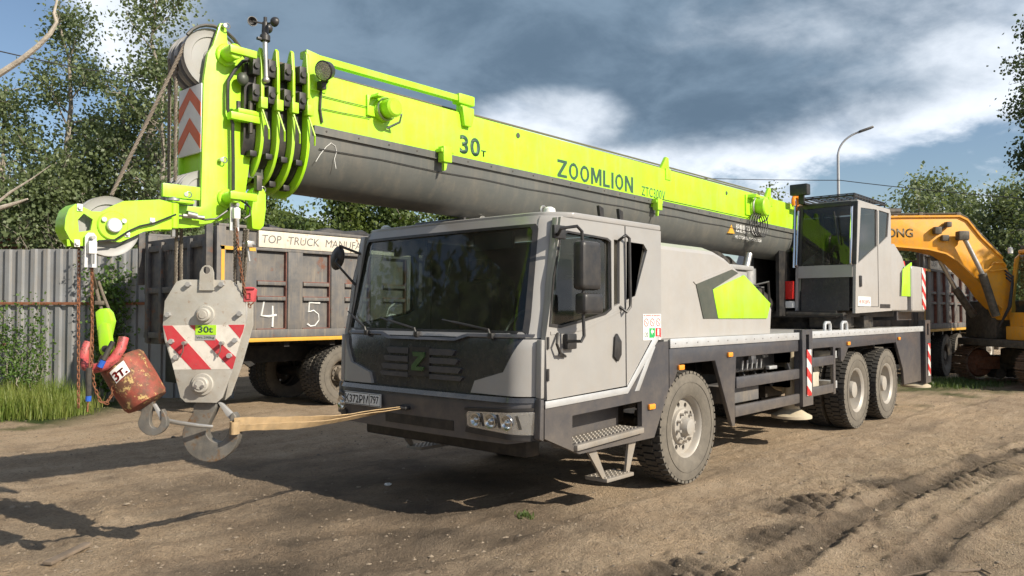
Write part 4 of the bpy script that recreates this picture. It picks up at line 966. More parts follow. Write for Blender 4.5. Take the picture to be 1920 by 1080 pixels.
# cable reels
def reel(px, py, r, ln, fat):
    c = PY(px, py, -BW); o = MB()
    o.cyl((c.x, -BW+.01, c.z), (c.x, -BW-ln*.25, c.z), r*1.25, n=28, bev=.01); o.cyl((c.x, -BW-ln*.25, c.z), (c.x, -BW-ln, c.z), r*.95, n=28, bev=.015)
    o.box((c.x-r*2.1, -BW-.02, c.z-r*.9), (c.x-r*.6, -BW+.01, c.z+r*1.2), .008)
    o.prism([(c.x-r*1.8, c.z+r*.9), (c.x-r*1.0, c.z+r*.9), (c.x-r*.8, c.z+r*1.1), (c.x-r*1.6, c.z+r*1.25)], 'y', -BW-ln*.7, -BW, .004)
    R_ = o.build('cable_reel', 'lime', BO)
    g = MB().ring([(r*1.12, 0), (r*1.2, .012), (r*1.12, .024)], (c.x, -BW-ln*.26, c.z), (0, -1, 0), 28)
    g.tube([(c.x+r*.6, -BW-ln*.6, c.z-r*.7), (c.x+r*1.1, -BW-ln*.8, c.z-r*.5), (c.x+r*1.2, -BW-ln*.6, c.z-r*1.2), (c.x+r*.4, -BW-.02, c.z-r*1.8)], .010, 6)
    g.build('reel_fittings', 'steel', R_)
    return c
c1 = reel(717, 207, .075, .16, 1)
c2 = reel(1413, 390, .13, .2, 1)
cl = MB()
for dy in (0, 14): cl.tube([tuple(PY(604, 180+dy*1.7, -.30)), tuple(PY(640, 189+dy*1.6, -.300)), tuple(PY(695, 202+dy*1.4, -.302))], .003, 5)
cl.tube([tuple(V((x, -.297, 2.795+BZ(x)+(.01 if i % 2 else 0)))) for i, x in enumerate(np.linspace(-3.55, 4.8, 16))], .0035, 5)
cl.tube([tuple(V((x, -.294, 2.975+BZ(x)))) for i, x in enumerate(np.linspace(.95, 3.3, 6))], .0035, 5)
g = MB()
rc = c2
for k in range(4): g.tube([tuple(V((rc.x-.1+.17*math.cos(t)+.03*k, -.36-.02*k, rc.z-.25+.16*math.sin(t)))) for t in np.linspace(0, 2*math.pi, 16, endpoint=False)], .008, 5, True)
g.stuff('cable_coil', 'plastic', BO)
cl.stuff('boom_cables', 'plastic', BO)
def bracket(px, py):
    c = PY(px, py, -BW); o = MB().box((c.x-.075, -BW-.10, c.z-.07), (c.x+.02, -BW-.03, c.z+.06), .008); o.box((c.x-.06, -BW-.04, c.z-.03), (c.x+.0, -BW+.005, c.z+.04)); o.box((c.x-.09, -BW-.09, c.z+.01), (c.x+.05, -BW-.02, c.z+.04), .005)
    o.prism([(c.x-.05, c.z-.05), (c.x-.01, c.z-.05), (c.x-.03, c.z-.13), (c.x-.05, c.z-.14)], 'y', -BW-.08, -BW-.05); o.build('cable_bracket', 'lime', BO)
bracket(829, 292); bracket(1226, 384)
for px, py in ((1242, 320), (1436, 378)):
    c = PY(px, py, -.24); MB().prism([(c.x-.1, BT+BZ(c.x)-.01), (c.x+.08, BT+BZ(c.x)-.01), (c.x+.07, BT+BZ(c.x)+.13), (c.x+.02, BT+BZ(c.x)+.14)], 'y', -.285, -.245, .005).box((c.x-.02, -.30, BT+BZ(c.x)-.13), (c.x+.09, -.285, BT+BZ(c.x)+.0), .004).build('boom_lug', 'lime', BO)
hb = MB()
for px, py in ((971, 254), (1362, 362)): c = PY(px, py, -BW); hb.cyl((c.x, -BW-.006, c.z), (c.x, -BW+.01, c.z), .024, n=14)
hb.stuff('boom_plug', 'boomband', BO)
# --- boom head
HY = .17
def hz(*pts): return xz(-HY, *pts)
out = hz((413, 43), (424, 44), (427, 82), (447, 96), (459, 110), (472, 140), (474, 220), (469, 300), (462, 350), (458, 392), (430, 408), (373, 426), (340, 428), (322, 424), (322, 384), (377, 388), (379, 293), (382, 150), (390, 100), (400, 84))
HD = MB().prism(out, 'y', -HY, -HY+.03, .004).build('boom_head', 'lime', CR)
MB().prism(out[:14]+out[15:], 'y', HY-.03, HY, .004).build('head_plate', 'lime', HD)
fr = hz((383, 160), (381, 335)); tq = hz((460, 150), (460, 330))
MB().box((fr[1][0]+.02, -HY+.03, fr[1][1]), (fr[1][0]+.04, HY-.03, fr[0][1])).build('head_front_web', 'lime', HD)
MB().box((tq[0][0]-.03, -HY+.03, tq[1][1]), (tq[0][0]+.16, HY-.03, tq[0][1]+.05)).build('head_back_web', 'boomband', HD)
MB().prism(usec(.19, 0, BS-.05, 2.58, 16)+[(.19, 3.24), (-.19, 3.24)], 'x', hz((462, 200))[0][0], -4.02).build('inner_boom', 'lime_dirty', HD)
# chevron board between the plates
cx0 = fr[1][0]-.012; za, zb = PX(350, 292, cx0).z, PX(350, 166, cx0).z
CB = MB().box((cx0, -.155, za), (cx0+.015, .155, zb), .002).build('chevron_board', 'white', HD)
hh = (zb-za)
for k in range(2):
    z0 = za+.02+k*hh*.47
    MB().prism([(-.152, z0), (0, z0+hh*.30), (.152, z0), (.152, z0+hh*.20), (0, min(zb-.006, z0+hh*.50)), (-.152, z0+hh*.20)], 'x', cx0-.003, cx0).build('chevron', 'orange_red' if 'orange_red' in M else 'redpaint', CB)
# sheaves
def sheave(c, r, w_, name, parent, mat='sheave', n=40):
    return MB().lathe([(r*.18, -w_*.9), (r*.30, -w_*.9), (r*.32, -w_*.45), (r*.70, -w_*.38), (r*.73, -w_*.75), (r*.93, -w_*.75), (r, -w_), (r*.985, -w_*.6), (r*.88, 0), (r*.985, w_*.6), (r, w_), (r*.93, w_*.75), (r*.73, w_*.75), (r*.70, w_*.38), (r*.32, w_*.45), (r*.30, w_*.9), (r*.18, w_*.9)], c, (0, 1, 0), n).build(name, mat, parent)
st_ = PY(384, 118, 0)
for y in (-.09, .0, .09): sheave((st_.x, y, st_.z), .20, .024, 'sheave', HD)
sb_ = PY(366, 372, 0)
for y in (-.11, -.055, 0, .055, .11): sheave((sb_.x, y, sb_.z), .17, .02, 'sheave', HD)
MB().tube([tuple(V((st_.x+.215*math.cos(t), -.13, st_.z+.215*math.sin(t)))) for t in np.linspace(2.6, .4, 10)], .012, 6).build('rope_guard', 'dark_steel', HD)
# pins and end stops on the near plate
for px, py, l, r in ((424, 104, .13, .05), (424, 372, .13, .042)):
    c = PY(px, py, -HY); o = MB().cyl((c.x, -HY+.005, c.z), (c.x, -HY-.018, c.z), r*1.5, n=24, bev=.006); o.cyl((c.x, -HY-.018, c.z), (c.x, -HY-l, c.z), r, n=20, bev=.006)
    o.box((c.x-.05, -HY-l-.02, c.z-.02), (c.x+.14, -HY-l+.012, c.z+.03), .006); o.build('head_pin', 'lime', HD)
pn = MB()
for px, py in ((419, 49), (413, 300), (346, 365), (486, 355)):
    c = PY(px, py, -HY-.01); pn.cyl((c.x, -HY+.03, c.z), (c.x, -HY-.035, c.z), .014, n=12); pn.tube([tuple(V((c.x+.018+.018*math.cos(t), -HY-.03, c.z+.018*math.sin(t)))) for t in np.linspace(0, 2*math.pi, 10, endpoint=False)], .004, 5, True)
pn.stuff('retaining_pin', 'steel', HD)
# junction box, cables and bracket towards the collars
jb = PY(455, 148, -HY-.06); MB().sphere(jb, .04, 14, 8, (1, .8, 1.1)).build('junction_box', 'boomband', HD)
MB().tube([tuple(PY(a, b, -HY-.04)) for a, b in ((478, 108), (455, 115), (440, 132), (428, 152), (427, 172), (427, 205), (432, 218), (436, 232), (437, 300), (437, 362))], .012, 7).build('cable_duct', 'plastic', HD)
MB().tube([tuple(PY(a, b, -HY-.05)) for a, b in ((437, 358), (442, 370), (438, 382), (425, 396), (405, 410), (385, 412), (350, 405), (310, 403), (296, 410), (300, 418))], .007, 6).tube([tuple(PY(a, b, -HY-.05)) for a, b in ((445, 372), (462, 382), (470, 390), (468, 404), (458, 410))], .007, 6).build('sensor_cable', 'plastic', HD)
o = MB()
c = PY(428, 215, -HY-.05); e = PY(497, 205, -.27); o.box((c.x, -HY-.09, c.z-.03), (e.x+.02, -HY-.03, c.z+.02), .008); o.box((c.x+.05, -HY-.09, c.z+.02), (e.x-.03, -HY, c.z+.05), .004); o.build('sensor_bracket', 'lime', HD)
o = MB()
for a, b in (((470, 190), (470, 250)), ((447, 190), (447, 205))): o.tube([tuple(PY(*a, -.24)), tuple(PY(*b, -.24))], .015, 8)
o.box(tuple(PY(484, 330, -.26)-V((.02, .02, .1))), tuple(PY(484, 330, -.26)+V((.02, .02, 0))), .004); o.stuff('head_stay', 'dark_steel', HD)
# rope dead-end socket
c = PY(474, 395, -.20); WSK = MB().prism(hz((463, 358), (472, 352), (485, 356), (489, 366), (489, 395), (485, 425), (478, 433), (463, 430), (461, 398), (464, 380)), 'y', -.24, -.16, .012).build('rope_socket', 'lime', HD)
# limit switches
def lswitch(px, py, y, h):
    a = PY(px, py, y); o = MB().box((a.x-.022, y-.03, a.z-h*.42), (a.x+.022, y+.01, a.z+h*.12), .006); q = o.build('limit_switch', 'white', HD)
    MB().prism([(a.x-.032, a.z-h), (a.x-.03, a.z+h*.35), (a.x-.015, a.z+h*.5), (a.x+.015, a.z+h*.5), (a.x+.03, a.z+h*.35), (a.x+.032, a.z-h)], 'y', y+.005, y+.015).build('switch_plate', 'alu', q)
    m = MB().cyl((a.x, y-.035, a.z+h*.28), (a.x, y, a.z+h*.28), .012, n=8); m.cyl((a.x, y-.02, a.z-h*.45), (a.x, y-.02, a.z-h*.85), .012, n=8); m.stuff('switch_bolt', 'steel', q); return a
LS1 = lswitch(441, 395, -.26, .13)
# anemometer
ap = PY(499, 150, -.28); at_ = PY(497, 78, -.28)
AN = MB().cyl(ap, at_, .017, n=12); AN.sphere(ap, .026, 12, 8); AN = AN.build('wind_gauge_post', 'steel', HD)
o = MB().cyl(at_, at_+V((0, 0, .045)), .034, n=14, bev=.005); o.cyl(at_+V((0, 0, .045)), at_+V((0, 0, .13)), .024, .02, n=14); o.box(at_+V((-.06, -.012, .0)), at_+V((.0, .012, .018)), .004); o.cyl(at_+V((0, 0, .13)), at_+V((0, 0, .165)), .012, n=10); o.build('wind_gauge', 'plastic', AN)
for k in range(3):
    t = 2*math.pi*k/3+.69+.15; d = V((math.cos(t), math.sin(t), 0)); tq_ = V((-d.y, d.x, 0)); c = at_+V((0, 0, .12))+d*.085
    m = MB().tube([at_+V((0, 0, .12)), c], .006, 6); m.lathe([(.034*math.sin(a), -.034*math.cos(a)) for a in np.linspace(.05, math.pi/2, 6)]+[(.030, 0), (.015, -.024), (0, -.029)], c, tq_, 14); m.build('wind_cup', 'plastic', AN)
# --- auxiliary arm (rooster sheave)
AY = -.28
arm = xz(AY, (121, 429), (123, 408), (129, 392), (142, 382), (156, 388), (172, 396), (190, 397), (206, 388), (232, 377), (300, 374), (322, 380), (322, 430), (300, 430), (270, 434), (244, 446), (225, 454), (205, 452), (185, 450), (170, 457), (158, 461), (142, 460), (131, 448))
hole = xz(AY, (146, 412), (157, 400), (174, 411), (170, 432), (148, 435))
AR = MB().plate(arm, [hole], 'y', AY, AY+.02).build('auxiliary_arm', 'lime', CR)
MB().plate(arm, [hole], 'y', AY+.13, AY+.15).build('arm_plate', 'lime', AR)
strip = arm[-1:]+arm[:5]; cxa, cza = PY(158, 420, AY).x, PY(158, 420, AY).z; MB().prism(strip+[(x+(cxa-x)*.2, z+(cza-z)*.2) for x, z in reversed(strip)], 'y', AY+.0205, AY+.1295).build('arm_nose', 'lime', AR)
a0, a1 = PY(240, 378, AY), PY(315, 428, AY); MB().box((a0.x, AY+.021, a1.z), (a1.x, AY+.129, a0.z-.004), .004).build('arm_web', 'lime', AR)
b = PY(211, 423, AY); o = MB().cyl((b.x, AY+.01, b.z), (b.x, AY-.012, b.z), .085, n=32, bev=.006).build('pin_boss', 'lime', AR)
o2 = MB().cyl((b.x, AY-.012, b.z), (b.x, AY-.04, b.z), .042, n=24, bev=.005)
for s in (-1, 1): o2.cyl((b.x+.055*s, AY-.012, b.z+.03), (b.x+.055*s, AY-.028, b.z+.03), .014, n=8)
o2.build('sheave_pin', 'alu', o)
sheave((b.x, AY+.075, b.z), .175, .03, 'sheave', AR)
hb_ = PY(332, 404, AY); o = MB().cyl((hb_.x, AY+.05, PY(332, 428, AY).z), (hb_.x, AY+.05, PY(332, 380, AY).z), .032, n=18, bev=.005); o.box((hb_.x-.02, AY+.02, PY(332, 378, AY).z), (hb_.x+.12, AY+.13, PY(332, 372, AY).z), .004); o.build('hinge_barrel', 'lime', AR)
o = MB().cyl((hb_.x, AY+.05, PY(332, 443, AY).z), (hb_.x, AY+.05, PY(332, 368, AY).z), .014, n=10); o.cyl((hb_.x, AY+.05, PY(332, 375, AY).z), (hb_.x, AY+.05, PY(332, 371, AY).z), .04, n=16); o.build('hinge_pin', 'steel', AR)
o = MB().cyl(PY(342, 404, -.22), PY(382, 408, -.22), .014, n=10); o.cyl(PY(350, 401, -.22), PY(368, 405, -.22), .022, n=12); o.build('load_cell', 'steel', AR)
m = MB()
for px, py in ((149, 389), (144, 456), (285, 415), (238, 438)): c = PY(px, py, AY); m.cyl((c.x, AY, c.z), (c.x, AY-.018, c.z), .012, n=8); m.box((c.x-.014, AY-.006, c.z-.02), (c.x+.014, AY-.001, c.z+.02))
m.stuff('arm_bolt', 'white', AR)
m = MB().tube([tuple(PY(a_, b_, AY-.02)) for a_, b_ in ((184, 452), (215, 450), (240, 434), (262, 424), (290, 418), (310, 410), (330, 402))], .006, 6); m.build('arm_cable', 'plastic', AR)
o = MB().box(tuple(PY(305, 368, -.2)), tuple(PY(372, 352, -.17)), .006); o.build('rope_guide', 'lime', AR)
LS2 = lswitch(171, 458, AY-.03, .13)
# --- hoist ropes on the crane
RP = MB()
p0 = V((st_.x-.195, 0, st_.z)); q0_ = V((b.x-.05, AY+.075, b.z+.17))
m = MB().rope([V((st_.x-.18, -.09, st_.z+.06)), V((b.x+.02, AY+.075, b.z+.185))], .0115, .09); m.build('auxiliary_rope', 'rustrope', CR)
m = MB()
for y in (.09, .0): m.rope([V((st_.x-.195, y, st_.z)), V((st_.x-.19, y, sb_.z+.1))], .012)
for y, x1 in ((.09, 0), (0, .02), (-.09, .03)): m.tube([V((st_.x, y, st_.z+.195)), V((st_.x+.25, y, BT+.06)), V((4.5, y*.8, BT+.05))], .010, 6)
m.build('hoist_rope', 'rope', CR)
# --- slewing superstructure
sl = MB().lathe([(.0, 0), (.62, 0), (.62, .10), (.58, .10), (.58, .20), (0, .20)], (5.9, 0, 1.386), Z3, 48); sl.build('slew_ring', 'dark_steel', CR)
MB().box((4.75, -.95, 1.56), (8.2, .95, 1.66), .01).box((4.5, -.22, 1.58), (7.6, -.17, 2.75)).box((4.5, .17, 1.58), (7.6, .22, 2.75)).build('turntable', 'black', CR)
lc = MB().cyl((4.6, 0, 1.72), (3.2, 0, 2.3), .12, n=20); lc.cyl((3.2, 0, 2.3), (2.5, 0, 2.55), .085, n=20); lc.build('luffing_cylinder', 'dark_steel', CR)
MB().prism([(4.95, 2.95), (5.3, 2.75), (5.75, 2.1), (5.6, 1.9), (5.2, 2.3), (4.9, 2.6)], 'y', -.27, -.24, .004).build('luffing_bracket', 'lime', CR)
OY0, OY1 = -1.20, -.33
so_ = lambda *p: xz(OY0, *p)
oc = MB()
w1 = so_((1614, 389), (1644, 393), (1644, 462), (1609, 494)); w2 = so_((1648, 394), (1667, 400), (1664, 444), (1648, 460))
outl = [(4.80, 1.62), (4.84, 2.2), (4.95, 3.20), (5.02, 3.25), (6.45, 3.26), (6.5, 3.2), (6.5, 1.66)]
for s, yy in ((0, OY0), (1, OY1)):
    oc.plate(outl, [w1, w2], 'y', yy, yy+.04 if not s else yy-.04)
oc.box((6.46, OY0+.041, 1.66), (6.5, OY1-.041, 3.2)); oc.box((4.97, OY0+.005, 3.221), (6.46, OY1-.005, 3.262), .01)
wp_ = MB()
for s in (OY0+.045, OY1-.085): wp_.prism([(4.80, 1.62), (4.855, 2.2), (4.95, 3.215), (4.99, 3.215), (4.895, 2.2), (4.84, 1.62)], 'y', s, s+.04)
oc.prism([(4.815, 2.14), (4.84, 2.32), (4.88, 2.32), (4.855, 2.14)], 'y', OY0+.045, OY1-.045)
OC = oc.build('operator_cab', 'crgrey', CR)
MB().prism([(4.838, 2.32), (4.865, 2.32), (4.967, 3.235), (4.938, 3.235)], 'y', OY0-.003, OY0+.085).build('window_post', 'plastic', OC); MB().prism([(4.838, 2.32), (4.865, 2.32), (4.967, 3.235), (4.938, 3.235)], 'y', OY1-.085, OY1+.003).build('window_post', 'plastic', OC); MB().box((4.93, OY0+.085, 3.18), (4.975, OY1-.085, 3.245), .004).build('window_header', 'plastic', OC)
for wn in (w1, w2): MB().prism(wn, 'y', OY0+.016, OY0+.022).build('side_window', 'darkglass', OC); MB().prism(wn, 'y', OY1-.022, OY1-.016).build('side_window', 'darkglass', OC)
MB().add([(4.847, OY0+.05, 2.325), (4.847, OY1-.05, 2.325), (4.945, OY1-.05, 3.21), (4.945, OY0+.05, 3.21), (4.853, OY0+.05, 2.325), (4.853, OY1-.05, 2.325), (4.951, OY1-.05, 3.21), (4.951, OY0+.05, 3.21)], [(0, 1, 2, 3), (7, 6, 5, 4), (0, 4, 5, 1), (3, 2, 6, 7)]).build('front_window', 'darkglass', OC)
MB().prism([(4.81, 1.66), (4.832, 2.138), (4.85, 2.138), (4.83, 1.66)], 'y', OY0+.09, OY1-.09).build('lower_window', 'darkgloss', OC)
for yy in (OY0+.06, OY1-.03): MB().tube([(4.86, yy, 2.30), (4.80, yy, 2.34), (4.89, yy, 3.15), (4.96, yy, 3.18)], .017, 8).build('grab_bar', 'chrome', OC)
MB().tube([(4.83, OY0+.22, 2.62), (4.85, OY0+.30, 3.1)], .010, 6).build('wiper', 'plastic', OC)
o = MB()
x0, x1, y0, y1, zz = 5.0, 6.4, OY0+.06, OY1-.06, 3.36
for t in np.linspace(0, 1, 12): o.tube([(x0+(x1-x0)*t, y0, zz), (x0+(x1-x0)*t, y1, zz)], .008, 5)
for t in np.linspace(0, 1, 7): o.tube([(x0, y0+(y1-y0)*t, zz), (x1, y0+(y1-y0)*t, zz)], .008, 5)
o.tube([(x0, y0, zz-.03), (x1, y0, zz-.03), (x1, y1, zz-.03), (x0, y1, zz-.03)], .014, 6, True)
for x in (x0, (x0+x1)/2, x1):
    for y in (y0, y1): o.tube([(x, y, 3.25), (x, y, zz)], .012, 6)
o.build('roof_guard', 'plastic', OC)
MB().box((4.62, -.6, 3.36), (4.76, -.34, 3.52), .015).box((4.75, -.5, 3.24), (4.79, -.42, 3.37)).box((4.76, -.5, 3.24), (5.05, -.42, 3.27)).build('cab_work_lamp', 'plastic', OC)
dl = so_((1603, 500), (1640, 466)); o = MB()
dx0, dx1 = 4.93, so_((1646, 500))[0][0]
o.tube([(4.9, OY0-.001, 1.72), (dx1, OY0-.001, 1.72), (dx1, OY0-.001, 3.18)], .006, 4); o.build('door_seam', 'black', OC)
hq = PY(1612, 527, OY0); MB().box((hq.x-.03, OY0-.02, hq.z-.08), (hq.x+.05, OY0, hq.z+.08), .008).build('door_handle', 'plastic', OC)
a = PY(1609, 574, OY0); MB().box((a.x, OY0-.003, a.z-.01), (a.x+.55, OY0, a.z+.14)).build('warning_sticker', 'white', OC)
text('sticker_lettering', 'НЕ ВХОДИТЬ', 'redlamp', OC, (a.x+.04, OY0-.003, a.z+.03), X3, Z3, .46, .06)
MB().box((5.9, OY0-.004, 1.70), (6.4, OY0, 1.76)).build('vent', 'plastic', OC)
MB().box((5.05, OY0+.1, 1.70), (5.6, OY1-.1, 2.15), .06).box((5.55, OY0+.15, 2.1), (5.7, OY1-.15, 2.85), .05).build('operator_seat', 'seat', OC)
MB().box((4.95, OY0+.06, 1.70), (5.08, OY0+.25, 2.35), .03).box((4.95, OY1-.25, 1.7), (5.08, OY1-.06, 2.35), .03).build('control_console', 'interior', OC)
tl = PX(1488, 540, 4.78); MB().box((4.72, OY1+.0, 1.83), (4.80, OY1+.14, 2.10), .012).build('tail_lamp', 'redlamp', CR)
MB().box((4.72, OY1, 1.70), (4.80, OY1+.14, 1.80), .008).build('number_lamp', 'white', CR)
MB().tube([(4.62, OY1+.05, 1.62), (4.62, OY0+.1, 1.60)], .022, 8).tube([(4.62, OY0+.15, 1.60), (4.85, OY0+.15, 1.62)], .02, 6).build('cab_step', 'dark_steel', CR)
ub = MB()
for k in range(6): ub.box((4.9+k*.3, -1.0+.06*(k % 3), 1.40), (5.12+k*.3, -.5, 1.585), .02)
ub.build('valve_bank', 'dark_steel', CR)
hou = MB(); hp = [(6.515, 1.66), (6.515, 2.70), (6.75, 2.74), (7.15, 2.56), (7.42, 2.30), (7.42, 1.66)]
hou.prism(hp, 'y', -1.18, -.3, .03, 3); HU = hou.build('rear_housing', 'crgrey', CR)
lq_ = xz(-1.185, (1692, 505), (1709, 492), (1709, 556), (1690, 555)); MB().prism(lq_, 'y', -1.19, -1.17, .002).build('housing_panel', 'lime', HU)
MB().prism(xz(-1.184, (1688, 512), (1695, 500), (1692, 505), (1690, 555), (1687, 555)), 'y', -1.187, -1.17).build('housing_panel', 'boomband', HU)
cw = MB().box((7.55, -1.22, 1.64), (8.35, -.2, 2.42), .05, seg=3).build('counterweight', 'crgrey', CR)
MB().box((8.12, -1.232, 1.68), (8.33, -1.215, 2.40), .003).build('reflective_marker', 'redwhite', cw)
MB().box((7.45, -1.0, 1.5), (8.3, 1.0, 1.65)).build('counterweight_frame', 'darkgrey', CR)
MB().box((7.5, -.2, 1.66), (8.4, 1.2, 2.5), .05).build('counterweight', 'crgrey', CR)
MB().lathe([(.06, 0), (.06, .03), (.05, .09), (0, .1)], (7.75, -1.0, 2.42), Z3, 16).build('rear_beacon', 'redlamp', cw)
wd = MB().lathe([(.36, 0), (.36, .03), (.22, .03), (.22, .62), (.36, .62), (.36, .65), (0, .65)], (7.2, -.1, 2.72), Y3, 32); wd.build('winch_drum', 'lime_dirty', CR)
oh = PY(1492, 378, -.3); MB().tube([tuple(oh+V((.10*math.cos(t), 0, .10*math.sin(t)-.02))) for t in np.linspace(-1.5, 3.6, 14)], .03, 8).build('shackle', 'orange', CR)
MB().tube([(4.92, -.3, 3.32), (4.86, -.31, 2.75), (4.82, -.31, 2.30)], .022, 8).build('hose_pole', 'chrome', CR)
MB().prism([(5.5, 1.9), (7.6, 1.66), (7.6, 2.6), (6.2, 2.9)], 'y', .3, 1.15, .04).build('far_housing', 'crgrey', CR)
# ------------------------------------------------------------------ hook block and ball, hung in planes that face along the view
ROT = CYAW-math.pi/2
class Frame:
    # a thing standing across the view at a given distance: local x to the right, y away, z up
    def __init__(s, px0, D, z0=0): s.px0, s.D, s.z0 = px0, D, z0; s.loc = AT(px0, D, z0)
    def p(s, px, py): return ((px-s.px0)*s.D/CF, DP(px, py, s.D).z-s.z0)
    def P(s, *pts): return [s.p(*q) for q in pts]
    def v(s, px, py, y=0): a = s.p(px, py); return V((a[0], y, a[1]))
    def to_local(s, w_): return Matrix.Rotation(-ROT, 3, 'Z') @ (V(w_)-s.loc)
    def to_world(s, l): return Matrix.Rotation(ROT, 3, 'Z') @ V(l)+s.loc
def hook_plate(F, outer, inner, name, parent, th, bev, mat='hooksteel'):
    pts = F.P(*(outer+inner)); n = len(pts); Q = []
    for i in range(n):      # round the outline off
        p0, p1, p2, p3 = [V(pts[(i+k) % n]) for k in (-1, 0, 1, 2)]
        for t in (0, .5): Q.append(tuple(.5*((2*p1)+(p2-p0)*t+(2*p0-5*p1+4*p2-p3)*t*t+(3*p1-p0-3*p2+p3)*t**3)))
    return MB().prism(Q, 'y', -th, th, bev, 3).build(name, mat, parent, sharp=50)
def hook_mesh(F, pts, name, parent, mat='hooksteel', fl=.62):
    mb = MB(); P = [F.v(a, b) for a, b, r in pts]; rs = [r*F.D/CF for a, b, r in pts]
    Q = []; R_ = []
    n = len(P)
    for i in range(n-1):    # smooth the curve
        p0, p1, p2, p3 = P[max(i-1, 0)], P[i], P[i+1], P[min(i+2, n-1)]
        for t in np.linspace(0, 1, 5)[:-1 if i < n-2 else None]:
            Q.append(.5*((2*p1)+(p2-p0)*t+(2*p0-5*p1+4*p2-p3)*t*t+(3*p1-p0-3*p2+p3)*t**3)); R_.append(rs[i]+(rs[i+1]-rs[i])*t)
    mb.tube(Q, R_, 16); mb.v = [(x, y*fl, z) for x, y, z in mb.v]
    return mb.build(name, mat, parent)
FH = Frame(395, 5.16, .66)
HB = thing('hook_block', 'big grey hook block with red and white stripes hanging from the boom head', 'hook block', FH.loc, ROT)
bo = FH.P((340, 529), (352, 525), (440, 526), (448, 531), (467, 560), (468, 610), (446, 690), (427, 743), (417, 752), (360, 751), (350, 742), (337, 690), (320, 637), (316, 610), (319, 565))
TH = .085
BP = MB().prism(bo, 'y', -TH, -TH+.018, .003).build('side_plate', 'blockgrey', HB)
MB().prism(bo, 'y', TH-.018, TH, .003).build('side_plate', 'blockgrey', HB)
lug = FH.P((384, 545), (385, 512), (389, 503), (394, 499), (401, 499), (407, 503), (410, 512), (411, 545)); hc = FH.p(397, 508)
MB().plate(lug, [circ(hc[0], hc[1], .024, 16)], 'y', -TH-.014, -TH-.001).build('lifting_lug', 'blockgrey', BP)
band = FH.P((316, 610), (468, 608), (446, 690), (337, 691)); yb = -TH-.001
MB().prism(FH.P((316.5, 610), (467.5, 608), (445.5, 690), (337.5, 691)), 'y', yb, -TH+.005).build('striped_band', 'blockwhite', BP)
for st in (((317, 610), (334, 610), (407, 690.3), (372, 690.6), (327, 643)), ((366, 609.5), (387, 609), (452, 668), (446, 689.7), (443, 690)), ((437, 608.6), (467.3, 608.2), (464, 622), (459, 634))):
    MB().prism(FH.P(*st), 'y', yb-.0012, yb+.002).build('red_stripe', 'blockred', BP)
a, b2 = FH.p(377, 627), FH.p(415, 609); s30 = MB().box((a[0], yb-.003, a[1]), (b2[0], yb, b2[1])).build('load_sticker', 'lime_dirty', BP)
text('sticker_lettering', '30t', 'ink', s30, (a[0]+.018, yb-.003, a[1]+.014), X3, Z3, (b2[0]-a[0])*.72, (b2[1]-a[1])*.66, bold=.02)
c_, d_ = FH.p(377, 637), FH.p(414, 627.5); s31 = MB().box((c_[0], yb-.003, c_[1]), (d_[0], yb, d_[1])).build('weight_sticker', 'sheave', BP)
text('sticker_lettering', 'Wt.290kg', 'ink', s31, (c_[0]+.008, yb-.003, c_[1]+.007), X3, Z3, (d_[0]-c_[0])*.88, .018)
for px, py, r in ((395, 590, .052), (391, 718, .062)):
    c = FH.v(px, py); o = MB().cyl((c.x, -TH+.01, c.z), (c.x, -TH-.014, c.z), r*1.15, n=28, bev=.004); o.cyl((c.x, -TH-.014, c.z), (c.x, -TH-.05, c.z), r*.82, n=28, bev=.006); o.lathe([(r*.5, 0), (r*.45, .006), (0, .007)], (c.x, -TH-.05, c.z), (0, -1, 0), 18)
    q = o.build('axle_pin', 'blockgrey', BP)
    w_ = MB()
    for s in (-.022, .022): w_.cyl((c.x+s, -TH-.05, c.z-.008), (c.x+s, -TH-.064, c.z-.008), .011, n=6)
    if py > 700: w_.build('pin_bolts', 'steel', q)
for px, py in ((364, 534), (425, 534), (327, 590), (459, 588), (343, 668), (441, 665), (334, 639), (451, 637)):
    c = FH.v(px, py); MB().cyl((c.x, -TH+.005, c.z), (c.x, -TH-.028, c.z), .017, n=6).build('bolt', 'sheave', BP)
for px, py in ((360, 642), (428, 642)):
    c = FH.v(px, py); o = MB().cyl((c.x, -TH, c.z), (c.x, -TH-.05, c.z), .012, n=8); o.tube([(c.x, -TH-.045, c.z), (c.x-.008, -TH-.03, c.z-.05), (c.x-.03, -TH-.02, c.z-.09), (c.x-.012, -TH-.02, c.z-.05)], .004, 5); o.build('locking_pin', 'steel', BP)
for k, y in enumerate((-.045, 0, .045)): c = FH.v(394, 588); MB().lathe([(.03, -.012), (.205, -.014), (.225, -.018), (.20, 0), (.225, .018), (.205, .014), (.03, .012)], (c.x, y, c.z), (0, 1, 0), 36).build('sheave', 'sheave', HB)
mm = FH.P((357, 700), (427, 700), (417, 751), (360, 751)); MB().prism(mm, 'y', -TH+.02, TH-.02).build('crosshead', 'dark_steel', HB)
hook_plate(FH, [(374, 752), (368, 772), (357, 790), (350, 804), (350, 822), (357, 840), (371, 854), (391, 862), (411, 862), (430, 853), (445, 838), (453, 819), (452, 800), (448, 778), (441, 772), (437, 780)], [(436, 800), (430, 817), (420, 826), (409, 826), (399, 820), (393, 808), (397, 792), (406, 774), (411, 752)], 'hook', HB, .040, .016)
0 and hook_mesh(FH, [(396, 742, 20), (388, 765, 22), (376, 788, 21.5), (369, 812, 22), (375, 834, 21), (392, 843, 19.5), (412, 843, 18.5), (430, 832, 15.5), (439, 815, 12), (442, 799, 8.5), (442, 790, 6)], 'hook', HB)
MB().prism(FH.P((411, 752), (420, 756), (445, 780), (440, 790), (428, 778)), 'y', -.02, .02, .004).build('safety_latch', 'sheave', HB)
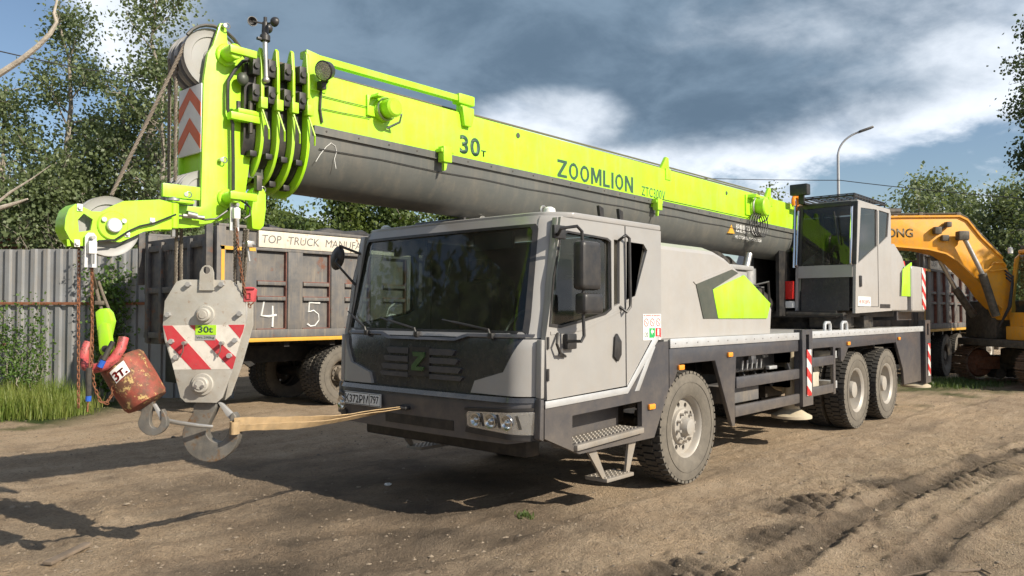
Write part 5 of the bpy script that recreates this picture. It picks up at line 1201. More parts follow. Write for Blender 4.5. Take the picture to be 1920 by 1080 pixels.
# red buffer hung by the right rope
FB = Frame(468, 5.1, 1.70)
RB = thing('rope_stop', 'small red stop block hanging on a chain right of the hook block', 'rope stop', FB.loc, ROT)
o = MB().prism(FB.P((459, 541), (464, 538), (474, 538), (480, 543), (477, 566), (459, 566)), 'y', -.03, .03, .006).build('stop_block', 'redpink', RB)
MB().cyl(FB.v(459, 541, -.035), FB.v(480, 541, -.035), .006, n=6).tube([FB.v(466, 550, -.034), FB.v(473, 550, -.034), FB.v(473, 560, -.034), FB.v(466, 560, -.034)], .004, 5, True).build('stop_clamp', 'redpaint', RB)
# ropes between head and block
hr = MB(); T_ = lambda px, py, d: tuple(DP(px, py, d))
for (x0, y0, d0), (x1, y1, d1) in (((331, 425, 5.05), (329, 560, 5.12)), ((340, 428, 5.1), (339, 545, 5.16)), ((441, 410, 5.05), (441, 560, 5.16)), ((464, 430, 5.02), (456, 560, 5.14)), ((459, 430, 5.06), (452, 530, 5.2))):
    hr.rope([T_(x0, y0, d0), T_(x1, y1, d1)], .012)
hr.stuff('block_rope', 'rope', CR)
cq = MB().cyl(T_(456, 457, 5.0), T_(480, 460, 5.0), .009, n=8); cq.box(V(T_(468, 458, 5.0))-V((.025, .02, .02)), V(T_(468, 458, 5.0))+V((.025, .02, .02)), .006); cq.tube([T_(464, 462, 5.02), T_(468, 490, 5.02)], .010, 8).build('rope_clip', 'steel', CR)
# --- chains: each link a part
LK = MB().tube([(x, 0, z) for x, z in [(.0065*math.cos(t), .0065*math.sin(t)+(.0085 if 0 < t < math.pi else -.0085)) for t in np.linspace(.2, 2*math.pi-.2+.0, 12)]], .0030, 5, True).mesh('chain_link', 'rust')
def chain(label, pts, parent_name='chain', pitch=.0235):
    P = [V(p) for p in pts]; L_ = [0]
    for a, b in zip(P, P[1:]): L_.append(L_[-1]+(b-a).length)
    lowest = min(P, key=lambda p: p.z)
    root = thing(parent_name, label, 'chain', lowest)
    n = int(L_[-1]/pitch)
    for i in range(n+1):
        s = i*pitch; k = max(j for j in range(len(P)) if L_[j] <= s+1e-6); k = min(k, len(P)-2); t = (s-L_[k])/(L_[k+1]-L_[k]); c = P[k].lerp(P[k+1], t)
        d = (P[k+1]-P[k]).normalized(); R_ = d.to_track_quat('Z', 'Y').to_matrix() @ Matrix.Rotation((i % 2)*math.pi/2+.5, 3, 'Z')
        link('chain_link', LK, root, Matrix.Translation(c-lowest) @ R_.to_4x4())
    return root
FA = Frame(230, 4.72, .87)
chain('rusty chain hanging straight down at the far left of the lime arm', [T_(148, 464, 4.45), T_(147, 600, 4.45), T_(147, 765, 4.45)])
chain('rusty chain looping below the red drum from the lime arm', [T_(172, 500, 4.46), T_(173, 640, 4.5), T_(172, 690, 4.52), T_(178, 728, 4.54), T_(188, 753, 4.56), T_(199, 756, 4.58), T_(209, 742, 4.6), T_(214, 715, 4.6), T_(219, 690, 4.6), T_(230, 668, 4.6)])
chain('dark chain from the limit switch to the red stop block', [T_(444, 432, 5.0), T_(447, 470, 5.02), T_(454, 520, 5.05), T_(460, 552, 5.07), T_(468, 574, 5.09), T_(477, 566, 5.09)])
o = MB().tube([T_(167, 690, 4.47), T_(166, 742, 4.47)], .016, 10); w_ = o.build('trip_weight', 'dark_steel'); tag(w_, 'thin grey trip weight hanging between the rusty chains', 'weight')
MB().cyl(T_(166, 742, 4.47), T_(165.5, 752, 4.47), .015, n=10).build('tape', 'blue', w_)
MB().tube([T_(165, 752, 4.47), T_(164, 772, 4.47)], .005, 5).build('wire_tail', 'rust', w_); MB().tube([T_(172, 600, 4.49), T_(170, 640, 4.48), T_(167, 690, 4.47)], .004, 5).build('wire', 'rust', w_)
# --- overhaul ball: rusty drum on a lime socket
BA = thing('overhaul_ball', 'rusty red drum weight with a 3 t mark and small hook', 'crane weight', FA.loc, ROT)
t0, t1 = FA.v(228, 675), FA.v(279, 756); ax_ = (t1-t0).normalized(); ln = (t1-t0).length; r = .132
DR = MB().lathe([(0, -.012), (r*.5, -.012), (r*.92, 0), (r*.99, .015), (r, ln*.5), (r*.97, ln-.03), (r*.88, ln-.006), (r*.4, ln+.01), (0, ln+.01)], t0, ax_, 40).build('drum', 'drum', BA)
perp = V((ax_.z, 0, -ax_.x)); perp = perp if perp.x > 0 else -perp
def ondrum(u, s, lift=.002):   # u across, s along
    y = -math.sqrt(max(1e-6, (r+lift)**2-u*u)); return t0+ax_*s+perp*u+V((0, y, 0))
vs = []; fs = []; nu = 8
for i in range(nu+1):
    for s in (.055, .13): vs.append(ondrum(-.035+.10*i/nu, s-.02*i/nu))
for i in range(nu): fs.append((2*i, 2*i+1, 2*i+3, 2*i+2))
PT = MB().add(vs, fs).build('painted_patch', 'white', DR)
tt = text('weight_lettering', '3т.', 'redlamp', DR, (0, 0, 0), X3, Z3, .085, .055, bold=.03, extrude=.001)
for q in tt.data.vertices: s_, u_ = q.co.z, q.co.x; q.co = ondrum(-.028+u_, .125-s_-.2*u_, .0035+(.001 if q.co.y < 0 else 0))
tt.data.update()
hook_plate(FA, [(275, 752), (269, 776), (264, 790), (268, 803), (280, 813), (295, 815), (309, 809), (318, 797), (317, 782), (310, 767), (306, 768)], [(307, 780), (306, 793), (299, 801), (291, 800), (286, 791), (287, 772), (292, 752)], 'hook', BA, .020, .008)
0 and hook_mesh(FA, [(284, 752, 7), (277, 772, 9), (274, 788, 10), (278, 800, 10), (288, 805, 9.5), (299, 801, 8.5), (306, 791, 7), (309, 779, 4.5)], 'hook', BA)
MB().prism(FA.P((289, 757), (294, 756), (308, 778), (303, 783)), 'y', -.012, .012, .003).build('safety_latch', 'sheave', BA)
bow = [FA.v(a, b, y) for a, b, y in ((248, 632, -.10), (247, 650, -.12), (240, 669, -.15), (225, 682, -.16), (206, 687, -.16), (188, 684, -.14), (176, 672, -.10), (173, 655, -.07), (176, 642, -.05))]
MB().tube(bow, .029, 12).build('shackle', 'redpaint', BA)
MB().cyl(FA.v(226, 672, -.19), FA.v(240, 638, -.17), .015, n=12, bev=.004).build('shackle_pin', 'dark_steel', BA)
MB().cyl(FA.v(221, 684, -.195), FA.v(226, 672, -.19), .017, n=10).build('tape', 'blue', BA)
sk = MB().prism(FA.P((188, 585), (196, 579), (207, 578), (214, 586), (219, 602), (211, 640), (207, 662), (199, 664), (194, 640), (191, 612)), 'y', -.06, .0, .008).build('rope_socket', 'lime', BA)
MB().prism(FA.P((203, 612), (211, 604), (220, 606), (226, 640), (229, 656), (223, 667), (213, 667), (206, 656)), 'y', -.12, -.07, .008).build('socket_cheek', 'lime', BA)
c = FA.v(219, 652, -.12); MB().cyl(c, c+V((0, -.012, 0)), .02, n=14).build('socket_pin', 'dark_steel', BA)
MB().tube([FA.v(188, 585, .02), FA.v(183, 566, .02), FA.v(178, 540, .01), FA.to_local(T_(172, 505, 4.5)), FA.to_local(T_(170, 478, 4.47))], .010, 8).tube([FA.v(200, 582, .03), FA.v(190, 556, .025), FA.v(181, 525, .01)], .009, 8).box(FA.v(186, 567, .02)-V((.03, .02, .015)), FA.v(186, 567, .02)+V((.02, .02, .01)), .005).build('rope_end', 'rustrope', BA)
MB().tube([FA.v(202, 660, -.01), FA.v(194, 668, -.02), FA.v(190, 676, -.02), FA.v(196, 683, -.02), FA.v(204, 680, -.01)], .006, 6).build('split_ring', 'steel', BA)
# link bar between the two hooks
RB2 = MB().tube([T_(300, 784, 4.74), T_(306, 787, 4.75), T_(330, 792, 4.85), T_(372, 798, 5.0), T_(398, 800, 5.06)], [.010, .014, .014, .014, .011], 10); RB2.tube([T_(307+5*math.cos(t), 783+10*math.sin(t), 4.76) for t in np.linspace(0, 6.28, 14, endpoint=False)], .008, 6, True)
tag(RB2.build('tie_bar', 'steel'), 'steel tie bar joining the small hook to the big hook', 'bar')
# tow strap from the hook to the bumper
def strap(label, pts):
    # pts: world point, half height, half thickness
    vs = []; fs = []
    for q in pts:
        p, hh_, ww = q[:3]; an = q[3] if len(q) > 3 else 0
        n0 = V((-.25, -.95, 0)).normalized(); hv = Z3*math.cos(an)+n0*math.sin(an); n_ = n0*math.cos(an)-Z3*math.sin(an)
        for a, b in ((-1, -1), (1, -1), (1, 1), (-1, 1)): vs.append(V(p)+n_*ww*a+hv*hh_*b)
    for i in range(len(pts)-1):
        for j in range(4): fs.append((i*4+j, i*4+(j+1) % 4, (i+1)*4+(j+1) % 4, (i+1)*4+j))
    fs += [(3, 2, 1, 0), tuple((len(pts)-1)*4+j for j in range(4))]
    return MB().add(vs, fs)
hk = V(T_(440, 794, 5.06)); e0 = V((eye.x-.05, eye.y, eye.z))
SP = thing('tow_strap', 'worn tan tow strap tied from the big hook to the bumper', 'strap', V((hk.x, hk.y, .8)))
def build_strap():
    for k, (dz, h0, h1, dn) in enumerate(((.014, .022, .009, -.016), (-.024, .024, .006, .004))):
        pts = []
        for t in np.linspace(0, 1, 34):
            p = hk.lerp(e0, t); sag = -.03*math.sin(math.pi*t); p = p+V((-.25*dn, -.95*dn, dz*(1-t*.75)+sag+.005*math.sin(9*t+k)-.01*(1-t)))
            an = (.05, .35)[k]+(1.25, .85)[k]*min(1, t*1.15)**1.3+.08*math.sin(14*t+k); pts.append((p-SP.location, (.030, .026)[k]+.004*math.sin(31*t+2*k)*math.sin(17*t), .003, an))
        strap('', pts).build('strap_ply', 'strap', SP)
    c = V(T_(441, 795, 5.10)); lp_ = MB()
    pts = [(c+V((-.028*math.cos(t)*.666-.02, .028*math.cos(t)*.746-.03, -.018))+(V((-.746, -.666, 0))*.045*math.sin(t))-SP.location, .040, .004) for t in np.linspace(-1.2, 4.4, 14)]
    strap('', pts).build('strap_loop', 'strap', SP)
build_strap()
# ------------------------------------------------------------------ dump trucks
RRD = RR.copy(); RRD.materials.clear(); RRD.materials.append(M['darkrim'])
def dump_truck(label, loc, sign, digits, group='parked dump trucks'):
    T = thing('dump_truck', label, 'dump truck', loc, 0, group); W_ = 2.5
    P0, PER, RIB = .62, .845, .27
    nper = 7; XE = P0+PER*nper+.1
    bd = MB()
    bd.box((0, .07, 1.24), (XE, .11, 2.95)); bd.box((0, W_-.11, 1.24), (XE, W_-.07, 2.95)); bd.box((0, .1, 1.22), (XE, W_-.1, 1.28)); bd.box((XE-.05, .1, 1.2), (XE, W_-.1, 3.1))
    BD = bd.build('dump_body', 'dumpgrey', T)
    rub = MB(); 
    for yy in (0, W_):
        s = 1 if yy == 0 else -1; ya, yb = sorted((yy, yy+s*.075))
        MB().box((0, ya, 2.62), (XE, yb+.02 if s > 0 else yb, 2.665), .006).build('top_rail', 'dumpgrey', BD)
        MB().box((-.02, ya+.0, 2.95), (XE+.3, yb+.03, 3.0), .01).build('top_edge', 'dumpgrey', BD)
        MB().box((0, ya, 1.23), (XE, yb, 1.36), .008).build('bottom_rail', 'dumpgrey', BD)
        MB().box((0, ya-.004*s, 1.165), (XE, yb, 1.226), .004).build('yellow_rail', 'yellowline', BD)
        for k in range(nper+1):
            x = P0+k*PER-RIB; MB().prism([(x, ya if s > 0 else yb), (x+RIB, ya if s > 0 else yb), (x+RIB+.03, yb if s > 0 else ya), (x-.03, yb if s > 0 else ya)], 'z', 1.361, 2.619, .004).build('side_rib', 'dumpgrey', BD)
            if k < nper:
                for z in (2.10, 1.855): MB().box((x+RIB+.03, ya+.014*s if s > 0 else ya, z-.028), (x+PER-.03, yb if s > 0 else yb-.014, z+.028), .004).build('cross_rib', 'dumpgrey', BD)
                for z in (2.130, 1.885, 1.362): MB().box((x+RIB+.025, ya+.02*s if s > 0 else ya, z), (x+PER-.025, yb if s > 0 else yb-.02, z+.012)).build('rust_edge', 'dumprust', BD)
                if yy == 0: MB().box((x+PER-.04, .01, 1.37), (x+PER-.028, .07, 2.61)).build('rust_edge', 'dumprust', BD)
    # sign board along the upper side
    sx0, sx1 = .66, .66+PER*4.2
    SB = MB().box((sx0, .012, 2.675), (sx1, .068, 2.94), .004).build('sign_board', 'signcream', BD)
    x = sx0+.06
    for wd in sign: 
        wl = .122*len(wd)-.02; text('sign_lettering', wd, 'dumpgrey', SB, (x, .012, 2.745), X3, Z3, wl, .13, bold=0, shear=.12); x += wl+.13
    GL = {'4': [[(.2, 1), (.05, .45), (.5, .42), (.95, .47)], [(.72, .85), (.74, .4), (.72, .0)]], '5': [[(.9, .98), (.2, 1.0), (.16, .6), (.5, .66), (.82, .5), (.86, .25), (.6, .03), (.3, .0), (.08, .1)]], '6': [[(.75, 1), (.3, .8), (.1, .4), (.2, .1), (.55, 0), (.85, .2), (.75, .45), (.4, .48), (.12, .3)]]}
    for k, dch in digits:
        ox = P0+k*PER+.14; m = MB()
        for st in GL[dch]: m.tube([(ox-.03+x*.30, .066, 1.40+z*.40) for x, z in st], [.015+.006*math.sin(7*i+k) for i in range(len(st))], 6)
        m.build('chalked_number', 'chalk', BD)
    # rear
    for y in (0, W_-.12): MB().box((-.05, y, 1.22), (.10, y+.12, 2.96), .008).build('rear_post', 'dumpgrey', BD)
    yl = MB().box((.02, -.006, 1.23), (.075, .004, 2.66)).build('yellow_stripe', 'yellowline', BD); MB().box((.02, -.006, 2.60), (.60, .004, 2.655)).build('yellow_stripe', 'yellowline', BD)
    TG = MB().box((-.07, .13, 1.1), (-.02, W_-.13, 2.85), .008).build('tailgate', 'dumpdark', T)
    for y in np.linspace(.2, W_-.3, 5): MB().box((-.13, y, 1.12), (-.071, y+.1, 2.8), .008).build('tailgate_rib', 'dumpdark', TG)
    for z in (1.2, 1.95, 2.65): MB().box((-.12, .14, z), (-.0715, W_-.14, z+.1), .008).build('tailgate_rail', 'dumpdark', TG)
    for y in (.04, W_-.1): MB().box((-.20, y, 2.1), (-.09, y+.06, 3.05), .01).build('tailgate_hinge', 'dumpdark', TG)
    text('tailgate_lettering', 'TRUCK', 'dumpgrey', TG, (-.135, 1.6, 2.55), -Y3, Z3, .6, .1)
    # tarp rolled on the top edge
    tp = MB().tube([(x, .30+.05*math.sin(x*2), 2.98+.05*math.sin(x*3.1)+.04*math.sin(x*7)) for x in np.linspace(1.0, XE, 16)], .09, 8).build('rolled_tarp', 'black', BD)
    # chassis
    fr_ = MB()
    for y in (.8, 1.6): fr_.box((.1, y, .78), (XE+1.6, y+.09, 1.06))
    for x in np.arange(.3, XE, .9): fr_.box((x, .12, 1.07), (x+.1, W_-.12, 1.20))
    for x in (.25, 2.6): fr_.prism([(x, 1.16), (x+.12, 1.16), (x+.65, .78), (x+.55, .74)], 'y', .5, .56)
    fr_.build('chassis_frame', 'black', T)
    for x in (.30,):
        for y in (.06, W_-.62): MB().box((x, y, .42), (x+.02, y+.56, 1.05), .004).build('mudflap', 'plastic', T)
    MB().box((.22, .08, .95), (.29, .55, 1.08), .01).build('tail_lamp', 'redlamp', T)
    for wx in (2.4, 3.75, 7.6):
        for s in (-1, 1):
            e = bpy.data.objects.new('wheel', None); COL.objects.link(e); e.parent = T; e.location = (wx, W_/2+s*1.02, .53); e.rotation_euler = (0, random.random()*6, 0 if s < 0 else math.pi)
            link('tyre', TD, e); link('rim', RRD if wx < 5 else RF, e)
            if wx < 5: link('tyre', TD, e, Matrix.Translation((0, .32, 0)))
        MB().cyl((wx, .4, .53), (wx, W_-.4, .53), .09).sphere((wx, W_/2, .53), .2).build('axle', 'black', T)
    MB().lathe([(0, 0), (.2, 0), (.24, .03), (.24, .85), (.2, .88), (0, .88)], (4.6, .45, .75), X3, 24).build('fuel_tank', 'dark_steel', T)
    # cab
    cp = [(XE+.3, 1.0), (XE+.3, 2.75), (XE+.45, 2.9), (XE+1.75, 2.88), (XE+2.05, 1.9), (XE+2.12, 1.7), (XE+2.12, .55), (XE+1.6, .55), (XE+1.5, 1.05)]
    C_ = MB().prism(cp, 'y', .08, W_-.08, .05, 3).build('truck_cab', 'signcream', T)
    wn = [(XE+.75, 1.85), (XE+.75, 2.65), (XE+1.65, 2.65), (XE+1.9, 1.9), (XE+1.9, 1.8)]
    for y in (.074, W_-.074): MB().prism(wn, 'y', y-.004, y+.004).build('door_window', 'darkgloss', C_); MB().box((XE+.8, y-.01, 1.6), (XE+.95, y+.01, 1.64), .004).build('door_handle', 'plastic', C_)
    MB().add([(XE+1.79, .25, 2.75), (XE+1.79, W_-.25, 2.75), (XE+2.07, W_-.2, 1.9), (XE+2.07, .2, 1.9)], [(0, 1, 2, 3)]).build('windscreen', 'darkgloss', C_)
    MB().box((XE+2.0, .05, .45), (XE+2.22, W_-.05, .85), .04).build('bumper', 'dumpgrey', T)
    return T
dump_truck('dark grey dump truck with sign TOP TRUCK MANUFACTURER parked behind the crane cab', (-.80, 6.3, 0), ['TOP', 'TRUCK', 'MANUFACTURER'], [(0, '4'), (1, '5'), (2, '4'), (3, '6')])
dump_truck('dark dump truck with sign CREAT parked behind the yellow excavator', (13.3, .05, 0), ['CREAT'], [])
# ------------------------------------------------------------------ excavator
FE = Frame(1890, 17.6, 0)
EX = thing('excavator', 'yellow crawler excavator with raised boom at the right edge', 'excavator', FE.loc, ROT)
def excavator():
    up = [(1540, 418), (1600, 411), (1674, 409), (1790, 408), (1804, 415), (1829, 447), (1868, 486), (1884, 520), (1892, 580), (1886, 600), (1874, 600), (1864, 578), (1843, 556), (1829, 535), (1808, 514), (1783, 489), (1762, 476), (1730, 468), (1674, 463), (1600, 452), (1545, 440)]
    BQ = MB().prism(FE.P(*up), 'y', -.26, .26, .02).build('boom', 'exyellow', EX)
    a, b_ = FE.p(1652, 447), FE.p(1703, 432); ww = b_[0]-a[0]
    text('boom_lettering', 'LIUGONG', 'exink', BQ, (b_[0]-ww*1.85, -.26, a[1]), X3, Z3, ww*1.85, .20, bold=.03)
    for nm, ln_, dy in (('top_flange', ((1540, 418), (1600, 411), (1674, 409), (1790, 408), (1804, 415), (1829, 447), (1868, 486)), -2.5), ('bottom_flange', ((1864, 578), (1843, 556), (1829, 535), (1808, 514), (1783, 489), (1762, 476), (1730, 468), (1674, 463), (1600, 452)), 2.0)):
        MB().prism(FE.P(*([(a_, b2_+dy) for a_, b2_ in ln_]+[(a_-(1 if dy < 0 else -1), b2_+dy+(3.5 if dy < 0 else -3.0)) for a_, b2_ in reversed(ln_)])), 'y', -.295, .295).build(nm, 'exyellow', BQ)
    hs_ = MB()
    for k in range(3): hs_.tube([FE.v(1868, 500, -.15+.12*k), FE.v(1878, 520+6*k, -.42), FE.v(1868, 575, -.45-.03*k), FE.v(1858, 612, -.3)], .022, 6)
    hs_.stuff('hydraulic_hoses', 'plastic', EX)
    pp = MB()
    for dz in (0, .05): pp.tube([V((FE.v(*q).x, -.2+dz, FE.v(*q).z+.05)) for q in ((1610, 409), (1674, 407), (1790, 406), (1806, 413), (1831, 444), (1868, 482))], .022, 6)
    pp.build('hydraulic_pipe', 'exdark', BQ)
    for k, q in enumerate(((1660, 408), (1720, 407), (1790, 407), (1829, 446))): c = FE.v(*q); MB().box((c.x-.05, -.23, c.z-.02), (c.x+.05, -.11, c.z+.09), .01).build('pipe_clamp', 'exdark', BQ)
    lm = FE.v(1755, 433, -.28); o = MB().box((lm.x-.20, -.40, lm.z-.10), (lm.x-.05, -.27, lm.z+.06), .02); o.box((lm.x-.03, -.38, lm.z-.25), (lm.x+.12, -.27, lm.z-.12), .02); o.cyl((lm.x-.1, -.29, lm.z-.05), (lm.x+.12, -.29, lm.z+.12), .03); o.box((lm.x+.05, -.42, lm.z+.05), (lm.x+.16, -.27, lm.z+.17), .02); o.build('boom_lamp', 'exdark', BQ)
    for y, q0, q1, q2 in ((-.42, (1846, 592), (1822, 515), (1788, 445)), (.42, (1846, 592), (1812, 540), (1779, 478))):
        o = MB().cyl(FE.v(*q0, y), FE.v(*q1, y), .085, n=16); c = o.build('boom_cylinder', 'exdark', EX); MB().box(FE.v(*q2, y)-V((.13, .09, .10)), FE.v(*q2, y)+V((.10, .09, .10)), .03).build('rod_mount', 'exdark', c)
        MB().cyl(FE.v(*q1, y), FE.v(*q2, y), .05, n=14).build('piston_rod', 'steel', c)
    MB().cyl(FE.v(1788, 447, -.45), FE.v(1788, 447, .45), .06).build('cylinder_pin', 'exdark', BQ)
    # stick and bucket beyond the crane's cab
    SK = MB().prism(FE.P((1520, 405), (1550, 400), (1570, 425), (1600, 560), (1606, 620), (1590, 622), (1560, 520)), 'y', -.17, .17, .02).build('stick', 'exyellow', EX)
    MB().prism(FE.P((1585, 610), (1618, 620), (1640, 660), (1630, 700), (1600, 712), (1588, 690), (1600, 660)), 'y', -.55, .55, .02).build('bucket', 'exdark', EX)
    MB().cyl(FE.v(1690, 396, 0), FE.v(1600, 398, 0), .08, n=14).cyl(FE.v(1600, 398), FE.v(1535, 402), .05, n=12).build('stick_cylinder', 'exdark', EX)
    # upper structure
    X = lambda px: FE.p(px, 600)[0]; Zf = lambda py: FE.p(1900, py)[1]
    bodyz0, bodyz1 = Zf(645), Zf(612)
    MB().box((X(1858), -1.35, Zf(650)), (X(1858)+4.6, 1.35, Zf(636)), .03).build('slew_platform', 'exdark', EX)
    MB().prism([(X(1862)+1.9, Zf(636)), (X(1862)+1.9, 2.3), (X(1862)+3.6, 2.3), (X(1862)+4.1, 2.1), (X(1862)+4.4, 1.6), (X(1862)+4.3, Zf(640))], 'y', -1.33, 1.33, .08).build('engine_house', 'exyellow', EX)
    MB().box((X(1872), .1, Zf(636)), (X(1872)+1.8, 1.3, 1.9), .05).build('side_house', 'exdark', EX)  # dark colour stands for the shade around the boom root
    MB().box((X(1866), -1.33, Zf(636)), (X(1866)+1.75, -.36, Zf(611)), .03).build('cab_sill', 'exyellow', EX)
    x0, x1 = X(1874), X(1874)+1.65; z0, z1 = Zf(611), Zf(478)
    fr_ = MB()
    for yy in (-1.30, -.42):
        fr_.plate([(x0, z0), (x0-.02, z0+.5), (x0+.12, z1-.1), (x0+.22, z1), (x1, z1), (x1, z0)], [[(x0+.09, z0+.12), (x0+.08, z0+.5), (x0+.2, z1-.14), (x0+.26, z1-.1), (x0+.95, z1-.1), (x0+.95, z0+.12)], [(x0+1.05, z0+.7), (x0+1.05, z1-.1), (x1-.1, z1-.1), (x1-.1, z0+.7)]], 'y', yy, yy+.05)
    fr_.box((x0+.2, -1.31, z1), (x1+.02, -.36, z1+.09), .03); fr_.box((x1-.04, -1.25, z0), (x1, -.42, z1-.001)); fr_.box((x0-.02, -1.25, z0), (x0+.06, -.42, z0+.3))
    EC_ = fr_.build('excavator_cab', 'exyellow', EX)
    MB().box((x0+.06, -1.275, z0+.1), (x1-.06, -1.268, z1-.06)).build('side_window', 'exglass', EC_)
    MB().add([(x0-.0, -1.26, z0+.3), (x0-.0, -.4, z0+.3), (x0+.02, -.4, z0+.5), (x0+.02, -1.26, z0+.5), (x0+.2, -.4, z1-.03), (x0+.2, -1.26, z1-.03)], [(0, 1, 2, 3), (3, 2, 4, 5)]).build('front_window', 'exglass', EC_)
    MB().box((x0+.65, -1.1, z0+.0), (x0+1.2, -.6, z0+.5), .06).box((x0+1.1, -1.1, z0+.4), (x0+1.25, -.6, z0+1.15), .05).build('operator_seat', 'seat', EC_)
    t = MB().sphere((x0+.25, -1.22, z0+.55), .16, 12, 8, (.8, .3, 1)).sphere((x0+.20, -1.22, z0+.22), .20, 12, 8, (.8, .3, 1.1)).build('dashboard_toy', 'white', EC_, label='white soft toy behind the cab glass') 
    gz = MB()
    for x in np.linspace(x0+.25, x1-.05, 8): gz.box((x, -1.32, z1+.09), (x+.05, -.38, z1+.17), .006)
    gz.build('roof_guard', 'exdark', EC_)
    hr_ = MB().tube([FE.v(1845, 500, -.3), FE.v(1848, 494, -.3), FE.v(1868, 494, -.3), FE.v(1872, 500, -.3)], .02, 6).tube([FE.v(1842, 510, -.3), FE.v(1872, 506, -.3)], .02, 6); hr_.build('hand_rail', 'exyellow', EX)
    MB().lathe([(.05, 0), (.05, .12), (0, .14)], FE.v(1870, 478, -.5), Z3, 12).build('mirror_lamp', 'white', EX)
    # running gear
    MB().lathe([(0, 0), (.62, 0), (.62, .16), (0, .16)], (X(1866)+1.9, 0, Zf(650)-.16), Z3, 32).build('slew_ring', 'exdark', EX)
    MB().box((X(1866)+.7, -1.0, .45), (X(1866)+3.1, 1.0, .80), .05).build('car_body', 'exdark', EX)
    SM = MB().box((-.088, -.30, -.016), (.088, .30, .016), .004).box((-.07, -.30, .016), (-.05, .30, .045)).box((0, -.30, .016), (.015, .30, .038)).box((.06, -.30, .016), (.075, .30, .038)).mesh('track_shoe', 'trackmetal')
    tx0, tx1, R_ = X(1853)+.42, X(1853)+.42+3.35, .40
    for sy in (-1.19, 1.19):
        TF = MB().box((tx0, sy-.2, .28), (tx1, sy+.2, .62), .06).build('track_frame', 'exdark', EX)
        per = 2*(tx1-tx0)+2*math.pi*R_; n = int(per/.186)
        for i in range(n):
            s = per*i/n
            if s < tx1-tx0: c, a_ = V((tx0+s, sy, .045+2*R_)), 0
            elif s < tx1-tx0+math.pi*R_: t = (s-(tx1-tx0))/R_; c, a_ = V((tx1+R_*math.sin(t), sy, .045+R_+R_*math.cos(t))), t
            elif s < 2*(tx1-tx0)+math.pi*R_: c, a_ = V((tx1-(s-(tx1-tx0)-math.pi*R_), sy, .045)), math.pi
            else: t = (s-2*(tx1-tx0)-math.pi*R_)/R_; c, a_ = V((tx0-R_*math.sin(t), sy, .045+R_-R_*math.cos(t))), math.pi+t
            link('track_shoe', SM, TF, Matrix.Translation(c) @ Matrix.Rotation(a_, 4, 'Y'))
        for x in (tx0, tx1):
            o = MB().lathe([(0, -.24), (.14, -.24), (.16, -.2), (.30, -.16), (.34, -.08), (.34, .08), (.30, .16), (.16, .2), (.14, .24), (0, .24)], (x, sy, .045+R_), Y3, 28); o.build('idler', 'rust', TF)
        MB().box((tx0-.12, sy-.26, .30), (tx0+.4, sy-.21, .60), .02).build('idler_guard', 'rust', TF)
        for k in range(7): x = tx0+.45+k*.42; MB().lathe([(0, -.2), (.12, -.2), (.12, -.1), (.08, -.1), (.08, .1), (.12, .1), (.12, .2), (0, .2)], (x, sy, .19), Y3, 16).build('track_roller', 'exdark', TF)
excavator()
# ------------------------------------------------------------------ fence, lamp, litter
FD = 14.6
FF = Frame(0, FD, 0)
FE_T = thing('corrugated_fence', 'tall grey corrugated metal sheet fence at the left behind the weeds', 'fence', FF.loc, ROT)
def fence():
    hz_ = FF.p(0, 468)[1]; pit = .235; xs0 = -3.2
    prof = [(0, 0), (.022, -.05), (.10, -.05), (.122, 0), (pit, 0)]
    nsheet = 8; per = 4
    for s in range(nsheet):
        x0 = xs0+s*pit*per; vs = []; fs = []; pts = []
        for k in range(per):
            for x, y in prof[:-1]: pts.append((x0+k*pit+x, y))
        pts.append((x0+per*pit+.03, -.004)); z1 = hz_+random.uniform(-.03, .02); tl = random.uniform(-.006, .006); yo = .004*(s % 2)
        n = len(pts)
        for z in (.05, z1*.5, z1):
            for x, y in pts: vs.append((x, y+yo-.0+tl*z, z+(x-x0)*tl*2))
        for z in (.05, z1*.5, z1):
            for x, y in pts: vs.append((x, y+yo+.0025+tl*z, z+(x-x0)*tl*2))
        m3 = 3*n
        for r_ in range(2):
            for i in range(n-1): a = r_*n+i; fs.append((a, a+1, a+n+1, a+n)); fs.append((m3+a, m3+a+n, m3+a+n+1, m3+a+1))
        for i in range(n-1): fs.append((i, m3+i, m3+i+1, i+1)); a = 2*n+i; fs.append((a, a+1, m3+a+1, m3+a))
        for c in (0, n-1):
            for r_ in range(2): a = r_*n+c; fs.append((a, a+n, m3+a+n, m3+a))
        MB().add(vs, fs).build('metal_sheet', 'galv', FE_T, sharp=20)
    zr = FF.p(0, 569)[1]; x1 = xs0+nsheet*pit*per
    MB().box((xs0, -.09, zr-.025), (x1, -.056, zr+.025), .004).build('rail', 'rust', FE_T)
    for z in (.5, hz_-.3): MB().box((xs0, .03, z-.03), (x1, .07, z+.03)).build('rail', 'fencepost', FE_T)
    for x in np.arange(xs0+.1, x1, 2.4): MB().box((x, .07, 0), (x+.08, .15, hz_-.1)).build('post', 'fencepost', FE_T)
    # a fallen scrap with rust hole
    c = FF.p(13, 648); MB().lathe([(.05, 0), (.04, .01), (0, .012)], (c[0], -.052, c[1]), (0, -1, 0), 12).build('pipe_end', 'rust', FE_T)
fence()
FC = Frame(20, 17.5, 0)
CT = thing('rusty_container', 'rust-red corrugated container whose top shows above the metal fence', 'container', FC.loc, ROT)
